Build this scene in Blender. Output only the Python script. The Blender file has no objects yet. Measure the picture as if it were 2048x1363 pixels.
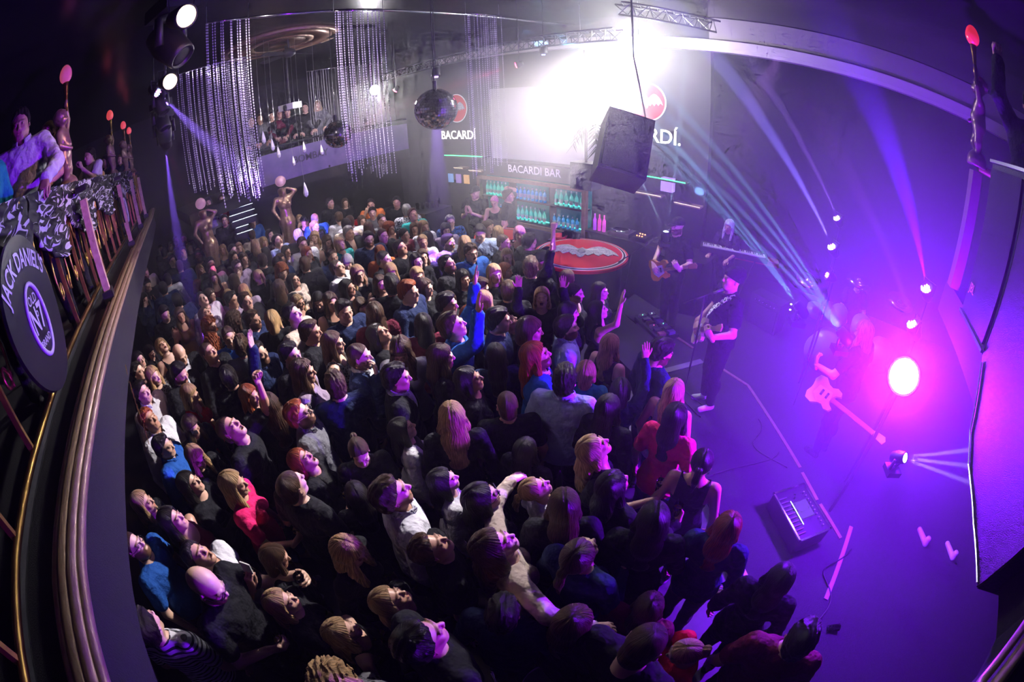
import bpy, math, random
import numpy as np
from mathutils import Matrix, Vector
random.seed(7); np.random.seed(7)
PI=math.pi
scene=bpy.context.scene; C=scene.collection
# ---------------- camera: full-frame fisheye held out over the balcony ----------------
CAMH=3.65; FMM=15.6; FPX=FMM/36*2048
_p,_r=math.radians(31.6),math.radians(-2.6)
_u=np.array([math.sin(_r)*math.cos(_p),math.cos(_r)*math.cos(_p),math.sin(_p)]); _f=np.array([0,0,-1.])
_fh=_f-(_f@_u)*_u; _fh/=np.linalg.norm(_fh); _rt=np.cross(_fh,_u); _k=math.hypot(.6606,.7507)
MC=np.array([[.7507,-.6606,0],[.6606,.7507,0],[0,0,_k]])/_k@np.array([_rt,_fh,_u])
cam=bpy.data.cameras.new('camera'); camo=bpy.data.objects.new('camera',cam); C.objects.link(camo)
camo.matrix_world=Matrix([list(MC[i])+[(0,0,CAMH)[i]] for i in range(3)]+[[0,0,0,1]])
cam.type='PANO'; cam.sensor_width=36; cam.sensor_height=24; cam.clip_start=.02
for holder in (cam,getattr(cam,'cycles',None)):
    try:
        holder.panorama_type='FISHEYE_EQUISOLID'; holder.fisheye_lens=FMM; holder.fisheye_fov=PI
    except Exception: pass
scene.camera=camo
def ray(px,py):
    x=px-1024;y=-(py-681.5);r=math.hypot(x,y)+1e-9;th=2*math.asin(min(1,r/(2*FPX)))
    return MC@np.array([math.sin(th)*x/r,math.sin(th)*y/r,-math.cos(th)])
def atz(px,py,z): d=ray(px,py);return d*((z-CAMH)/d[2])+(0,0,CAMH)
def aty(px,py,y): d=ray(px,py);return d*(y/d[1])+(0,0,CAMH)
def atx(px,py,x): d=ray(px,py);return d*(x/d[0])+(0,0,CAMH)
def atd(px,py,D): return ray(px,py)*D+(0,0,CAMH)
def athd(px,py,D): d=ray(px,py);return d*(D/math.hypot(d[0],d[1]))+(0,0,CAMH)
# ---------------- world, haze, exposure ----------------
w=bpy.data.worlds.new('world'); scene.world=w; w.use_nodes=True; nt=w.node_tree
nt.nodes['Background'].inputs[0].default_value=(.02,.012,.05,1); nt.nodes['Background'].inputs[1].default_value=.0
# haze hangs thin everywhere and thick in two banks: under the white light and around the purple flood
vs=nt.nodes.new('ShaderNodeVolumeScatter'); vs.inputs['Anisotropy'].default_value=.2; vs.inputs['Color'].default_value=(1,1,1,1)
gm=nt.nodes.new('ShaderNodeNewGeometry'); acc=None
def mth(op,a,b_=None):
    n=nt.nodes.new('ShaderNodeMath'); n.operation=op
    for i,v in enumerate((a,b_)):
        if v is None: continue
        if isinstance(v,(int,float)): n.inputs[i].default_value=v
        else: nt.links.new(v,n.inputs[i])
    return n.outputs[0]
for (c,rad,dn) in (((-3.2,5.4,4.0),3.5,.13),((1.1,3.9,2.3),3.4,.085),((-1.0,5.4,2.4),3.0,.020),((-5.4,1.1,3.4),2.4,.040),((-6.6,4.9,3.9),2.6,.045)):
    d=nt.nodes.new('ShaderNodeVectorMath'); d.operation='DISTANCE'; nt.links.new(gm.outputs['Position'],d.inputs[0]); d.inputs[1].default_value=c
    m=nt.nodes.new('ShaderNodeMapRange'); m.interpolation_type='SMOOTHSTEP'; m.inputs[1].default_value=0; m.inputs[2].default_value=rad; m.inputs[3].default_value=dn; m.inputs[4].default_value=0; nt.links.new(d.outputs['Value'],m.inputs[0])
    acc=m.outputs[0] if acc is None else mth('ADD',acc,m.outputs[0])
nz=nt.nodes.new('ShaderNodeTexNoise'); nz.inputs['Scale'].default_value=.9; nz.inputs['Detail'].default_value=2; nt.links.new(gm.outputs['Position'],nz.inputs['Vector'])
mr=nt.nodes.new('ShaderNodeMapRange'); mr.inputs[1].default_value=.35; mr.inputs[2].default_value=.65; mr.inputs[3].default_value=.45; mr.inputs[4].default_value=1.5; nt.links.new(nz.outputs['Fac'],mr.inputs[0])
nt.links.new(mth('ADD',acc,.0022),vs.inputs['Density'])
nt.links.new(vs.outputs[0],nt.nodes['World Output'].inputs['Volume']); w.cycles.volume_step_size=2.0
scene.view_settings.view_transform='Standard'; scene.view_settings.look='None'; scene.view_settings.exposure=0; scene.view_settings.gamma=1
cy=scene.cycles; cy.volume_step_rate=1; cy.volume_max_steps=16; cy.use_adaptive_sampling=True; cy.adaptive_threshold=.15; cy.adaptive_min_samples=12; cy.use_denoising=True; cy.max_bounces=3; cy.diffuse_bounces=1; cy.glossy_bounces=2; cy.transmission_bounces=4; cy.transparent_max_bounces=6; cy.volume_bounces=0; cy.sample_clamp_indirect=3; cy.caustics_reflective=False; cy.caustics_refractive=False
def lamp(name,kind,loc,target,energy,col,size=.1,angle=60,blend=.5,parent=None,soft=None):
    l=bpy.data.lights.new(name,kind); l.energy=energy; l.color=col
    if kind=='SPOT': l.spot_size=math.radians(angle); l.spot_blend=blend; l.shadow_soft_size=size
    elif kind=='AREA': l.size=size
    else: l.shadow_soft_size=size
    o=bpy.data.objects.new(name,l); C.objects.link(o); loc=Vector([float(v) for v in loc]); o.location=loc
    if target is not None: o.rotation_euler=(Vector([float(v) for v in target])-loc).to_track_quat('-Z','Y').to_euler()
    return o
WHITE=(1,.95,.97); PUR=(.40,.02,1); VIO=(.34,.16,1)
BIG=atd(1275,92,7.2); SMALL=atd(750,180,9); GP=atd(1808,752,4.0)
# blinding white spot over the bar, second one further back, purple flood on the stage
lamp('white_key','SPOT',BIG,(-3.4,2.2,1.2),5800,(1,.90,.90),.10,66,1)
lamp('white_glow','POINT',BIG+ray(1275,92)*-.18,None,400,(1,.97,1),.10)
lamp('white_back','SPOT',SMALL,(-5.2,2,1.2),600,(1,.92,.97),.06,110,.8)
lamp('white_back_glow','POINT',SMALL+ray(750,180)*-.15,None,170,(1,.95,1),.08)
lamp('curtain_fill','SPOT',(-3.4,1.2,5.0),(-6.4,2.9,3.9),320,(1,.84,.92),.08,62,.8)  # added spot without a fixture, brightens the strand curtains
lamp('purple_flood','SPOT',GP-ray(1808,752)*.12,(-1.6,2.8,1.6),420,(.30,.0,1),.12,120,.9)
lamp('purple_glow','POINT',GP-ray(1808,752)*.14,None,1500,(.185,.0,1),.10)
lamp('violet_core','POINT',GP-ray(1808,752)*.20,None,22,(.70,.50,1),.06)
lamp('balcony_warm_fill','SPOT',(-2.4,1.6,4.9),(-4.6,-.4,3.3),150,(1,.50,.42),.06,60,.9)  # added spot without a fixture, warms the left balcony stone and brass
lamp('front_white','SPOT',atd(372,32,3.3),(-1.8,2.2,1.3),90,(1,.80,.80),.08,70,.9)
lamp('front_white_low','SPOT',atd(341,163,4.3),(-2.4,1.4,1.3),80,(1,.82,.78),.08,70,.9)
BEAMS=[ # source px,py,dist, target px,py,dist, power, colour, angle
 (1665,493,6.0,1385,60,5.0,1700,(.22,.16,1),5.5),(1675,436,6.5,1440,40,5.5,900,(.34,.14,1),4.5),(1853,576,5.0,1590,-60,3.6,1100,(.10,.0,1),10),(1826,648,4.6,1640,250,4.0,120,(.4,.05,1),7),(1655,550,5.5,1340,395,5.0,120,(.45,.10,1),5),
 (315,184,5.0,560,420,8.0,900,(.28,.14,1),10),(331,285,5.5,395,640,6.2,900,(.22,.08,1),8),(333,284,5.5,430,520,8,70,(1,.05,.55),5),
 (872,152,6.3,880,470,6.5,500,(.30,.10,1),13),(1087,110,7.2,1080,230,7.3,60,(.25,.25,1),12),(1033,130,7.0,700,260,7.5,180,(1,.04,.16),8),(790,181,9.0,700,300,9,90,(1,.05,.25),12)]
for t in ((1480,470),(1420,390),(1360,300)): BEAMS.append((1601,617,5.0,t[0],t[1],5.6,3200,(.22,.62,1),1.9))
for t in ((1560,530),(1500,440),(1440,340),(1390,250)): BEAMS.append((1688,671,4.4,t[0],t[1],5.4,2600,(.22,.55,1),2.1))
for t in ((1930,900),(1930,930),(1928,960)): BEAMS.append((1800,914,3.6,t[0],t[1],3.3,700,(.60,.42,1),3.2))
for t in ((1300,398),(1344,388)): BEAMS.append((1332,470,6.4,t[0],t[1],6.2,700,(.45,.8,1),2.4))
for i,(a,b,d,e,f_,g,P_,col,an) in enumerate(BEAMS):
    p=atd(a,b,d);q=atd(e,f_,g); dr=(q-p)/np.linalg.norm(q-p); lamp('beam_light','SPOT',p+dr*.09,q,P_*14,col,.012,an,.5)
# coloured pools on the crowd
for (px,py,col,P_,a) in ((455,590,(1,.03,.75),150,9),(590,480,(1,.05,.6),90,9),(500,610,(1,.04,.08),150,9),(1045,470,(1,.08,.75),200,8),(895,430,(.8,.1,1),120,7),(280,560,(1,.05,.07),50,12),(1030,690,(.8,.05,.9),160,12),(1180,730,(.55,.2,1),330,22)):
    t=atz(px,py,1.6); lamp('wash_light','SPOT',(t[0]+.9,min(6.8,t[1]+2.6),4.5),t,P_,col,.03,a,.5)
lamp('stage_wash','SPOT',(1.5,6.5,4.5),(-.5,4.6,1),220,(.30,.12,1),.1,80,.8)
lamp('bar_wash','SPOT',(-5.5,5.2,4.3),(-5.5,7.4,2.2),90,(.75,.65,1),.1,100,.9)
# ---------- signed-distance bodies: smooth, continuous, meshed by surface nets ----------
class Field:
    def __init__(s, lo, hi, h):
        s.lo=np.array(lo,float); s.h=h
        s.n=np.maximum(3,np.ceil((np.array(hi)-s.lo)/h).astype(int)+1)
        s.ax=[s.lo[i]+h*np.arange(s.n[i]) for i in range(3)]
        s.F=np.full(s.n,9.0,np.float32); s.mask=None
    def box(s,lo,hi):
        a=np.clip(np.floor((np.array(lo)-s.lo)/s.h).astype(int),0,s.n); b=np.clip(np.ceil((np.array(hi)-s.lo)/s.h).astype(int)+1,0,s.n)
        if np.any(b<=a): return None
        sl=tuple(slice(a[i],b[i]) for i in range(3))
        X=s.ax[0][sl[0]][:,None,None];Y=s.ax[1][sl[1]][None,:,None];Z=s.ax[2][sl[2]][None,None,:]
        return sl,X,Y,Z
    def put(s,sl,d,k,mode='u'):
        f=s.F[sl]
        if mode=='u':
            if k>0:
                hh=np.clip(.5+.5*(f-d)/k,0,1); s.F[sl]=f*(1-hh)+d*hh-k*hh*(1-hh)
            else: s.F[sl]=np.minimum(f,d)
        else:
            hh=np.clip(.5-.5*(f+d)/max(k,1e-4),0,1); s.F[sl]=f*(1-hh)-d*hh+k*hh*(1-hh)
    def cap(s,a,b,r1,r2,k=.02,flat=None,mode='u'):
        """tapered capsule; flat=(axis vector, factor) squashes the section along that axis"""
        a=np.array(a,float);b=np.array(b,float);R=max(r1,r2)+.05+k
        q=s.box(np.minimum(a,b)-R,np.maximum(a,b)+R)
        if q is None: return
        sl,X,Y,Z=q; ab=b-a; L=max(ab@ab,1e-9)
        px,py,pz=X-a[0],Y-a[1],Z-a[2]
        t=np.clip((px*ab[0]+py*ab[1]+pz*ab[2])/L,0,1)
        dx,dy,dz=px-t*ab[0],py-t*ab[1],pz-t*ab[2]
        d2=dx*dx+dy*dy+dz*dz
        if flat is not None:
            n,fc=flat; c=dx*n[0]+dy*n[1]+dz*n[2]; d2=d2+c*c*(fc*fc-1)
        s.put(sl,np.sqrt(d2)-(r1+(r2-r1)*t),k,mode)
    def ell(s,c,r,k=.01,mode='u',rot=None):
        c=np.array(c,float);r=np.array(r,float);R=r.max()+.04+k
        q=s.box(c-R,c+R)
        if q is None: return
        sl,X,Y,Z=q; X=X-c[0];Y=Y-c[1];Z=Z-c[2]
        if rot is not None:
            m=rot; X,Y,Z=(m[0][0]*X+m[1][0]*Y+m[2][0]*Z, m[0][1]*X+m[1][1]*Y+m[2][1]*Z, m[0][2]*X+m[1][2]*Y+m[2][2]*Z)
        k0=np.sqrt((X/r[0])**2+(Y/r[1])**2+(Z/r[2])**2)+1e-6
        k1=np.sqrt((X/r[0]**2)**2+(Y/r[1]**2)**2+(Z/r[2]**2)**2)+1e-6
        s.put(sl,k0*(k0-1)/k1,k,mode)
    def cut(s,n,c):
        """keep the side n.p < c"""
        X=s.ax[0][:,None,None];Y=s.ax[1][None,:,None];Z=s.ax[2][None,None,:]
        s.F=np.maximum(s.F,(n[0]*X+n[1]*Y+n[2]*Z-c).astype(np.float32))
    def grid(s): return s.ax[0][:,None,None],s.ax[1][None,:,None],s.ax[2][None,None,:]
    def mesh(s):
        F=s.F; nx,ny,nz=F.shape; I=F<0
        I[0]=I[-1]=False; I[:,0]=I[:,-1]=False; I[:,:,0]=I[:,:,-1]=False
        F=np.where(I,np.minimum(F,-1e-5),np.maximum(F,1e-5))
        c=np.zeros((nx-1,ny-1,nz-1),np.int8)
        for i in(0,1):
            for j in(0,1):
                for k in(0,1): c+=I[i:nx-1+i,j:ny-1+j,k:nz-1+k]
        act=(c>0)&(c<8); idx=np.argwhere(act)
        if len(idx)==0: return np.zeros((0,3)),np.zeros((0,4),int)
        acc=np.zeros((len(idx),3));cnt=np.zeros(len(idx))
        for ax in range(3):
            o=[a for a in range(3) if a!=ax]
            for u in(0,1):
                for v in(0,1):
                    p=idx.copy();p[:,o[0]]+=u;p[:,o[1]]+=v;q=p.copy();q[:,ax]+=1
                    fa=F[tuple(p.T)];fb=F[tuple(q.T)];m=(fa<0)!=(fb<0)
                    t=fa[m]/(fa[m]-fb[m]);pt=p[m].astype(float);pt[:,ax]+=t
                    acc[m]+=pt;cnt[m]+=1
        V=s.lo+s.h*(acc/cnt[:,None])
        vid=np.full(c.shape,-1);vid[tuple(idx.T)]=np.arange(len(idx));Q=[]
        for ax in range(3):
            a1,a2=[(1,2),(2,0),(0,1)][ax]
            sa=[slice(None)]*3;sb=[slice(None)]*3;sa[ax]=slice(0,-1);sb[ax]=slice(1,None)
            A=I[tuple(sa)];B=I[tuple(sb)];e=np.argwhere(A!=B)
            if len(e)==0: continue
            ins=A[tuple(e.T)]
            def at(d1,d2):
                p=e.copy();p[:,a1]+=d1;p[:,a2]+=d2;return vid[tuple(p.T)]
            q=np.stack([at(-1,-1),at(0,-1),at(0,0),at(-1,0)],1)
            q[~ins]=q[~ins][:,::-1];Q.append(q)
        return V,np.concatenate(Q)
def nrm(v): v=np.array(v,float);return v/max(1e-9,np.linalg.norm(v))
def rotm(axis,ang):
    a=nrm(axis);c,s_=math.cos(ang),math.sin(ang);K=np.array([[0,-a[2],a[1]],[a[2],0,-a[0]],[-a[1],a[0],0]])
    return np.eye(3)+s_*K+(1-c)*K@K
def mk_mesh(name,V,Q,mats,feat=None,smooth=True):
    me=bpy.data.meshes.new(name);n=len(Q);w=Q.shape[1] if n else 4
    me.vertices.add(len(V));me.vertices.foreach_set('co',np.asarray(V,np.float32).ravel())
    me.loops.add(n*w);me.loops.foreach_set('vertex_index',np.asarray(Q,np.int32).ravel())
    me.polygons.add(n);me.polygons.foreach_set('loop_start',np.arange(0,n*w,w,dtype=np.int32))
    me.polygons.foreach_set('use_smooth',np.full(n,smooth))
    if feat is not None:
        a=me.color_attributes.new('feat','FLOAT_COLOR','POINT');a.data.foreach_set('color',np.asarray(feat,np.float32).ravel())
    me.update(calc_edges=True)
    for m in (mats if isinstance(mats,(list,tuple)) else [mats]): me.materials.append(m)
    return me
# ---- head, in its own frame: face to +Y, up +Z ----
HC={}
def head_geo(h,mouth=0,beard=0,fem=0,bald=0):
    key=(h,mouth,beard,fem)
    if key in HC: return HC[key]
    f=Field((-.115,-.13,-.17),(.115,.15,.15),h); j=.92 if fem else 1.0
    f.ell((0,-.018,.036),(.074,.096,.083),0)
    f.ell((0,.022,-.03),(.060*j,.070,.082),.03)
    f.ell((0,.058,-.088),(.026*j,.024,.020),.028)
    for s in(-1,1):
        f.cap((s*.052*j,-.005,-.055),(s*.022,.055,-.092),.016,.014,.03)
        f.ell((s*.036,.060,-.022),(.024,.022,.022),.02)
        f.ell((s*.0305,.1005,.002),(.017,.0165,.0105),.012,'d')
        f.ell((s*.0305,.0795,.002),(.0125,.0125,.0125),.002)
        f.cap((s*.012,.089,.0205),(s*.045,.080,.0215),.0075 if fem else .0095,.006,.010)
        f.ell((s*.079,-.008,-.004),(.008,.018,.031),.006,rot=rotm((0,0,1),-s*.45))
        f.ell((s*.084,-.004,-.002),(.006,.009,.018),.006,'d')
    f.cap((0,.088,.012),(0,.108,-.026),.0075,.0105,.009)
    for s in(-1,1): f.ell((s*.0105,.1005,-.031),(.0075,.009,.0065),.005)
    if mouth:
        f.ell((0,.088,-.064),(.021,.018,.006+.011*mouth),.003,'d')
        f.cap((-.018,.0835,-.053+.004*mouth),(.018,.0835,-.053+.004*mouth),.0045,.0045,.006); f.cap((-.016,.081,-.073-.010*mouth),(.016,.081,-.073-.010*mouth),.006,.006,.006)
        f.ell((0,.060,-.098-.006*mouth),(.026,.024,.018),.02)
    else:
        f.cap((-.019,.0855,-.0565),(.019,.0855,-.0565),.0048,.0048,.006); f.cap((-.015,.0855,-.0665),(.015,.0855,-.0665),.0062,.0062,.005)
        f.ell((0,.094,-.0613),(.024,.012,.0012),.003,'d')
    f.cap((0,-.022,-.05),(0,-.035,-.16),.050 if fem else .057,.050 if fem else .060,.03)
    if beard: f.ell((0,.040,-.082),(.052,.052,.040),.02)
    V,Q=f.mesh(); x,y,z=V.T; n=len(V); A=np.ones((n,4))
    def paint(m,c):
        m=np.clip(m,0,1)[:,None]; A[:,:3]=A[:,:3]*(1-m)+np.array(c)*m
    ax_=np.abs(x)
    paint((y>.05)*np.exp(-((ax_-.036)/.018)**4-((z-.0235)/.0055)**2)*.9,(.22,.17,.15))
    paint((y>.07)*np.exp(-((ax_-.0305)/.0115)**4-((z-.002)/.0062)**4)*1.0,(1.25,1.25,1.35))
    paint((y>.07)*np.exp(-((ax_-.0305)/.0052)**4-((z-.002)/.0055)**4)*1.2,(.06,.05,.05))
    paint((y>.07)*np.exp(-((ax_-.0305)/.014)**4-((z-.0085)/.0028)**2)*(.95 if fem else .6),(.10,.07,.07))
    paint((y>.07)*np.exp(-(x/.021)**4-((z+.061)/(.009+.010*mouth))**4)*.85,(.92,.42,.42) if fem else (.85,.52,.5))
    if mouth: paint((y<.088)*(y>.06)*np.exp(-(x/.019)**4-((z+.064)/(.006+.011*mouth))**4)*1.6,(.10,.02,.03))
    paint((y>.06)*np.exp(-((ax_-.042)/.018)**2-((z+.025)/.018)**2)*.35,(1.0,.75,.72))
    if beard: paint(1.3*(y>-.03)*(z<-.018)*(z>-.14)*np.clip((ax_-.028+(z<-.036)*.06)*60,0,1)*(1-np.exp(-(x/.02)**4-((z+.061)/.009)**4)),(.20,.145,.12))
    HC[key]=(V,Q,A); return HC[key]
def sinn(X,Y,Z,s):
    return (np.sin(X*s+1.3*np.sin(Y*s*.7))*np.sin(Y*s*.9+1.7*np.sin(Z*s*.6))*np.sin(Z*s*1.1+1.1*np.sin(X*s*.8)))
HR={}
def hair_geo(style,h,tilt=0):
    """hair in the head frame; tilt: how far the head looks up (deg), so long hair falls to the ground"""
    key=(style,h,tilt)
    if key in HR: return HR[key]
    g=np.array([0,-math.sin(math.radians(tilt)),-math.cos(math.radians(tilt))]); fr=np.array([0,math.cos(math.radians(tilt)),-math.sin(math.radians(tilt))])
    f=Field((-.21,-.42,-.50) if style in 'lw' else (-.16,-.26,-.30),(.21,.17,.17),h)
    nb=dict(s=.013,b=.0035,l=.017,w=.022,c=.038,p=.010,o=.022,t=.018,k=.016)[style]
    f.ell((0,-.018,.038),(.075+nb,.097+nb,.084+nb),0)
    if style=='s': f.ell((0,.028,.104),(.058,.052,.024),.02); f.ell((0,-.03,-.01),(.078,.088,.07),.02)
    if style in 'sbc': f.ell((0,-.055,-.03),(.064+nb*.7,.060+nb,.062),.02)
    if style in 'tk': f.ell((0,-.03,.012),(.082,.09,.05),.02)
    lo=-.085; X,Y,Z=f.grid()
    hl=dict(s=.001,b=.0,l=.011,w=.013,c=.020,p=.002,o=.024,t=.020,k=.016)[style]
    if style in 'tk':
        if style=='t': f.ell((0,-.075,.085),(.066,.062,.058),.03); f.cut(nrm((0,.30,-.95)),-.012)
        else:
            f.cut((0,0,-1),-.035); f.cap((0,.075,.045),(0,.145,.030),.062,.050,.006,flat=((0,.1,1),9))
    else:
        # hairline
        band=(.75*Y-.66*Z)-hl-.10*np.maximum(0,np.abs(X)-.03)*(0 if style in'o' else -1)*0
        f.F=np.maximum(f.F,np.maximum(band,-(Z-lo)).astype(np.float32)) if style in 'sbpc' else np.maximum(f.F,band.astype(np.float32))
        # face opening
        if style in 'lwoc': f.ell((0,.105,-.045),(.058,.075,.108),.01,'d')
    if style in 'lw':
        L=.33 if style=='l' else .36; o=np.array([0,-.060,.0])
        w=.012 if style=='w' else 0
        f.cap(o,o+g*.16-fr*.02,.082,.088+w,.03,flat=(fr,1.25)); f.cap(o+g*.14-fr*.02,o+g*L-fr*.035,.088+w,.070+w,.03,flat=(fr,1.7))
        for s in(-1,1):
            a=np.array([s*.068,.012,.02]);f.cap(a,a+g*.13+np.array([s*.014,0,0]),.024,.030+w,.02);f.cap(a+g*.12+np.array([s*.014,0,0]),a+g*(L-.06)+np.array([s*.012,0,0])+fr*.035,.028+w,.018+w,.02)
    elif style=='o':
        for s in(-1,1): f.cap((s*.070,-.01,.02),(s*.076,-.005,-.085),.032,.030,.02)
        f.cap((0,-.065,.0),(0,-.075,-.09),.072,.070,.03)
        f.ell((0,.072,.070),(.055,.026,.028),.012)
    elif style=='c':
        for s in(-1,1): f.cap((s*.085,-.02,.02),(s*.095,-.02,-.12),.042,.040,.03)
        f.cap((0,-.08,.0),(0,-.10,-.14),.085,.08,.03)
    elif style=='p':
        f.cap((0,-.108,.045),(0,-.140,.055),.020,.026,.01)
        o=np.array([0,-.140,.052]);f.cap(o,o+g*.09-fr*.02,.026,.026,.012);f.cap(o+g*.08-fr*.02,o+g*.22-fr*.01,.026,.008,.012)
    ang=np.arctan2(X,-(Y+.02)+0*Z)
    amp=dict(s=.0034,b=.0002,l=.0014,w=.0030,c=.009,p=.0009,o=.0012,t=.0,k=0)[style]
    if h>.008: amp*=.6
    if style in 'lwpo': f.F+=(amp*np.sin(ang*40+7*sinn(X,Y,Z,14))+ (amp*1.4*sinn(X,Y,Z,38) if style=='w' else 0)+ .006*np.exp(-(X/.006)**2)*(Z>.07)).astype(np.float32)
    elif style in 'sc': f.F+=(amp*(sinn(X,Y,Z,110 if style=='s' else 75)+.8*np.sin(X*190+Y*60+3*sinn(X,Y,Z,40)))).astype(np.float32)
    elif style=='t': f.F+=(.0014*np.sin(ang*60)).astype(np.float32)
    HR[key]=f.mesh(); return HR[key]
# ---- hands ----
FB={'relax':(25,35,25,.25),'fist':(85,95,70,.9),'open':(4,8,6,0),'grip':(48,52,40,.6),'point':(0,0,0,0),'horns':(0,0,0,0)}
def hand_prims(f,w,d,n,pose,side,sc=1.0):
    """w wrist, d finger direction, n palm normal (side the fingers close to)"""
    d=nrm(d);n=nrm(np.array(n)-d*(np.array(n)@d));s=np.cross(d,n)*side
    P=lambda a,b,c:np.array(w)+sc*(a*d+b*s+c*n)
    f.cap(P(-.03,0,0),P(.02,0,0),.026*sc,.026*sc,.01,flat=(n,1.25))
    f.cap(P(.02,-.018,0),P(.075,-.024,0),.021*sc,.019*sc,.012,flat=(n,1.35)); f.cap(P(.02,.016,0),P(.078,.020,0),.021*sc,.019*sc,.012,flat=(n,1.35)); f.cap(P(.03,0,0),P(.082,0,0),.022*sc,.019*sc,.012,flat=(n,1.35))
    L=[(.037,.023,.019),(.042,.027,.020),(.039,.025,.019),(.030,.019,.016)]
    for i in range(4):
        b1,b2,b3,_=FB[pose]
        if pose=='point': b1,b2,b3=(4,6,4) if i==0 else (88,95,60)
        if pose=='horns': b1,b2,b3=(4,6,4) if i in(0,3) else (88,95,60)
        off=-.030+.0205*i; p=P(.088-.006*(i==3)-.002*(i==0),off*1.02,.0); sp=off*(1.6 if pose in('open',) else .6)
        base=nrm(d+s*sp); a=0
        for q,(l,b) in enumerate(zip(L[i],(b1,b2,b3))):
            a+=math.radians(b); dr=base*math.cos(a)+n*math.sin(a); e=p+dr*l*sc
            f.cap(p,e,(.0092-.0006*q-.0008*(i==3))*sc,(.0086-.0008*q-.0008*(i==3))*sc,.003); p=e
    t0=P(.022,-.026,.006); c=FB[pose][3] if pose in FB else .3
    if pose in('point','horns'): c=.7
    t1=t0+sc*(.036*nrm(d*.75-s*(.75-.5*c)+n*(.25+.5*c)));t2=t1+sc*.030*nrm(d*.9-s*(.45-.75*c)+n*(.15+.5*c)); t3=t2+sc*.022*nrm(d*.95-s*(.25-.9*c)+n*(.1+.5*c))
    f.cap(t0,t1,.013*sc,.0115*sc,.008);f.cap(t1,t2,.0105*sc,.010*sc,.003);f.cap(t2,t3,.0098*sc,.008*sc,.003)
# arm poses (right side, +x): elbow, wrist, finger dir, palm normal, hand pose
ARM={'d':((.275,-.04,1.13),(.285,.05,.89),(0,.15,-1),(-1,0,0),'relax'),
 'f':((.27,.02,1.14),(.16,.25,1.20),(-.25,.9,.25),(-.9,-.2,.1),'grip'),
 'u':((.30,.16,1.60),(.26,.20,1.86),(-.05,.1,1),(-.1,1,0),'open'),
 'F':((.28,.20,1.55),(.27,.22,1.81),(0,0,1),(-.3,1,0),'fist'),
 'c':((.25,.12,1.14),(.055,.30,1.28),(-.15,.35,1),(-1,0,0),'open'),
 'P':((.24,.19,1.26),(.17,.34,1.47),(-.1,.2,1),(-.9,.3,.2),'grip'),
 'h':((.27,.17,1.22),(.12,.16,1.47),(-.5,0,.9),(0,-1,.2),'relax'),
 'o':((.44,.06,1.42),(.62,.24,1.40),(.4,.9,-.2),(-.1,-.1,-1),'relax'),
 'O':((.42,-.02,1.46),(.66,.06,1.56),(.5,.5,.5),(-.5,.7,-.3),'fist'),
 'H':((.34,.22,1.55),(.40,.40,1.72),(.2,.55,.7),(-.3,.7,-.5),'horns'),
 'r':((.24,.20,1.22),(.18,.42,1.08),(-.1,1,-.25),(0,-.1,-1),'grip'),
 'g':((.30,-.06,1.16),(.12,.22,1.06),(-.6,.6,-.35),(-.1,-.75,-.4),'relax'),
 'n':((.30,.10,1.16),(.36,.36,1.22),(-.35,.7,.45),(-.8,-.4,.2),'grip'),
 'w':((.28,.24,1.30),(.25,.42,1.40),(.1,.8,.45),(-.1,.3,-1),'open')}
def rig(fem,pose,lean=0):
    k=.90 if fem else 1.0; R={}
    for sgn,c in((1,pose[0]),(-1,pose[1])):
        e,w,d,n,hp=ARM[c]; m=np.array([sgn*k,k if abs(1-k)<.2 else 1,1]); z=lambda v:np.array([v[0]*sgn*k,v[1],1.44+(v[2]-1.44)*(.95 if fem else 1)])
        R[sgn]=(np.array([sgn*(.165 if fem else .185),-.005,1.425]),z(e),z(w),np.array([d[0]*sgn,d[1],d[2]]),np.array([n[0]*sgn,n[1],n[2]]),hp)
    return R
def torso(f,fem,o=0):
    Y=((0,1,0),1.5)
    if fem:
        f.cap((-.045,-.0,1.33),(.045,-.0,1.33),.112+o,.112+o,0,flat=((0,1,0),1.25)); f.cap((0,0,1.30),(0,.0,1.10),.125+o,.112+o,.05,flat=Y)
        f.cap((0,0,1.12),(0,-.01,.98),.112+o,.140+o,.05,flat=((0,1,0),1.25)); f.cap((-.06,-.02,.93),(.06,-.02,.93),.115+o,.115+o,.05)
        for s in(-1,1): f.ell((s*.065,.092,1.285),(.056+o,.050+o,.056+o),.03)
        f.cap((-.135,-.005,1.415),(.135,-.005,1.415),.050+o,.050+o,.05)
    else:
        f.cap((-.065,-.0,1.33),(.065,-.0,1.33),.132+o,.132+o,0,flat=((0,1,0),1.22)); f.cap((0,0,1.28),(0,.0,1.06),.160+o,.150+o,.05,flat=((0,1,0),1.35))
        f.cap((0,0,1.08),(0,0,.96),.152+o,.155+o,.05,flat=((0,1,0),1.3)); f.cap((-.06,-.01,.93),(.06,-.01,.93),.115+o,.115+o,.05)
        f.cap((-.145,-.005,1.412),(.145,-.005,1.412),.058+o,.058+o,.05)
    f.cap((0,-.022,1.40),(0,-.005,1.49),.075+o*.6,.058+o*.4,.05)
def limbs_arm(f,a,fem,o=0,long=1):
    S,E,W=a[0],a[1],a[2]; t=.86 if fem else 1.0
    f.cap(S,E,(.056*t)+o,(.042*t)+o,.035)
    if long: f.cap(E,W,(.042*t)+o,(.029*t)+o*.8,.02)
def legs(f,fem,o=0,st=0):
    for s in(-1,1):
        h=(s*.085,-.01,.92);kn=(s*(.095+.02*st),.02+st*.05*s,.50);an=(s*(.10+.06*st),-.02+st*.10*s,.09)
        f.cap(h,kn,.088+o,.058+o,.03); f.cap(kn,an,.056+o,.038+o*1.3,.02); f.ell((s*(.097+.035*st),-.03+st*.07*s,.34),(.052+o,.055+o,.10),.03)
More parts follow.
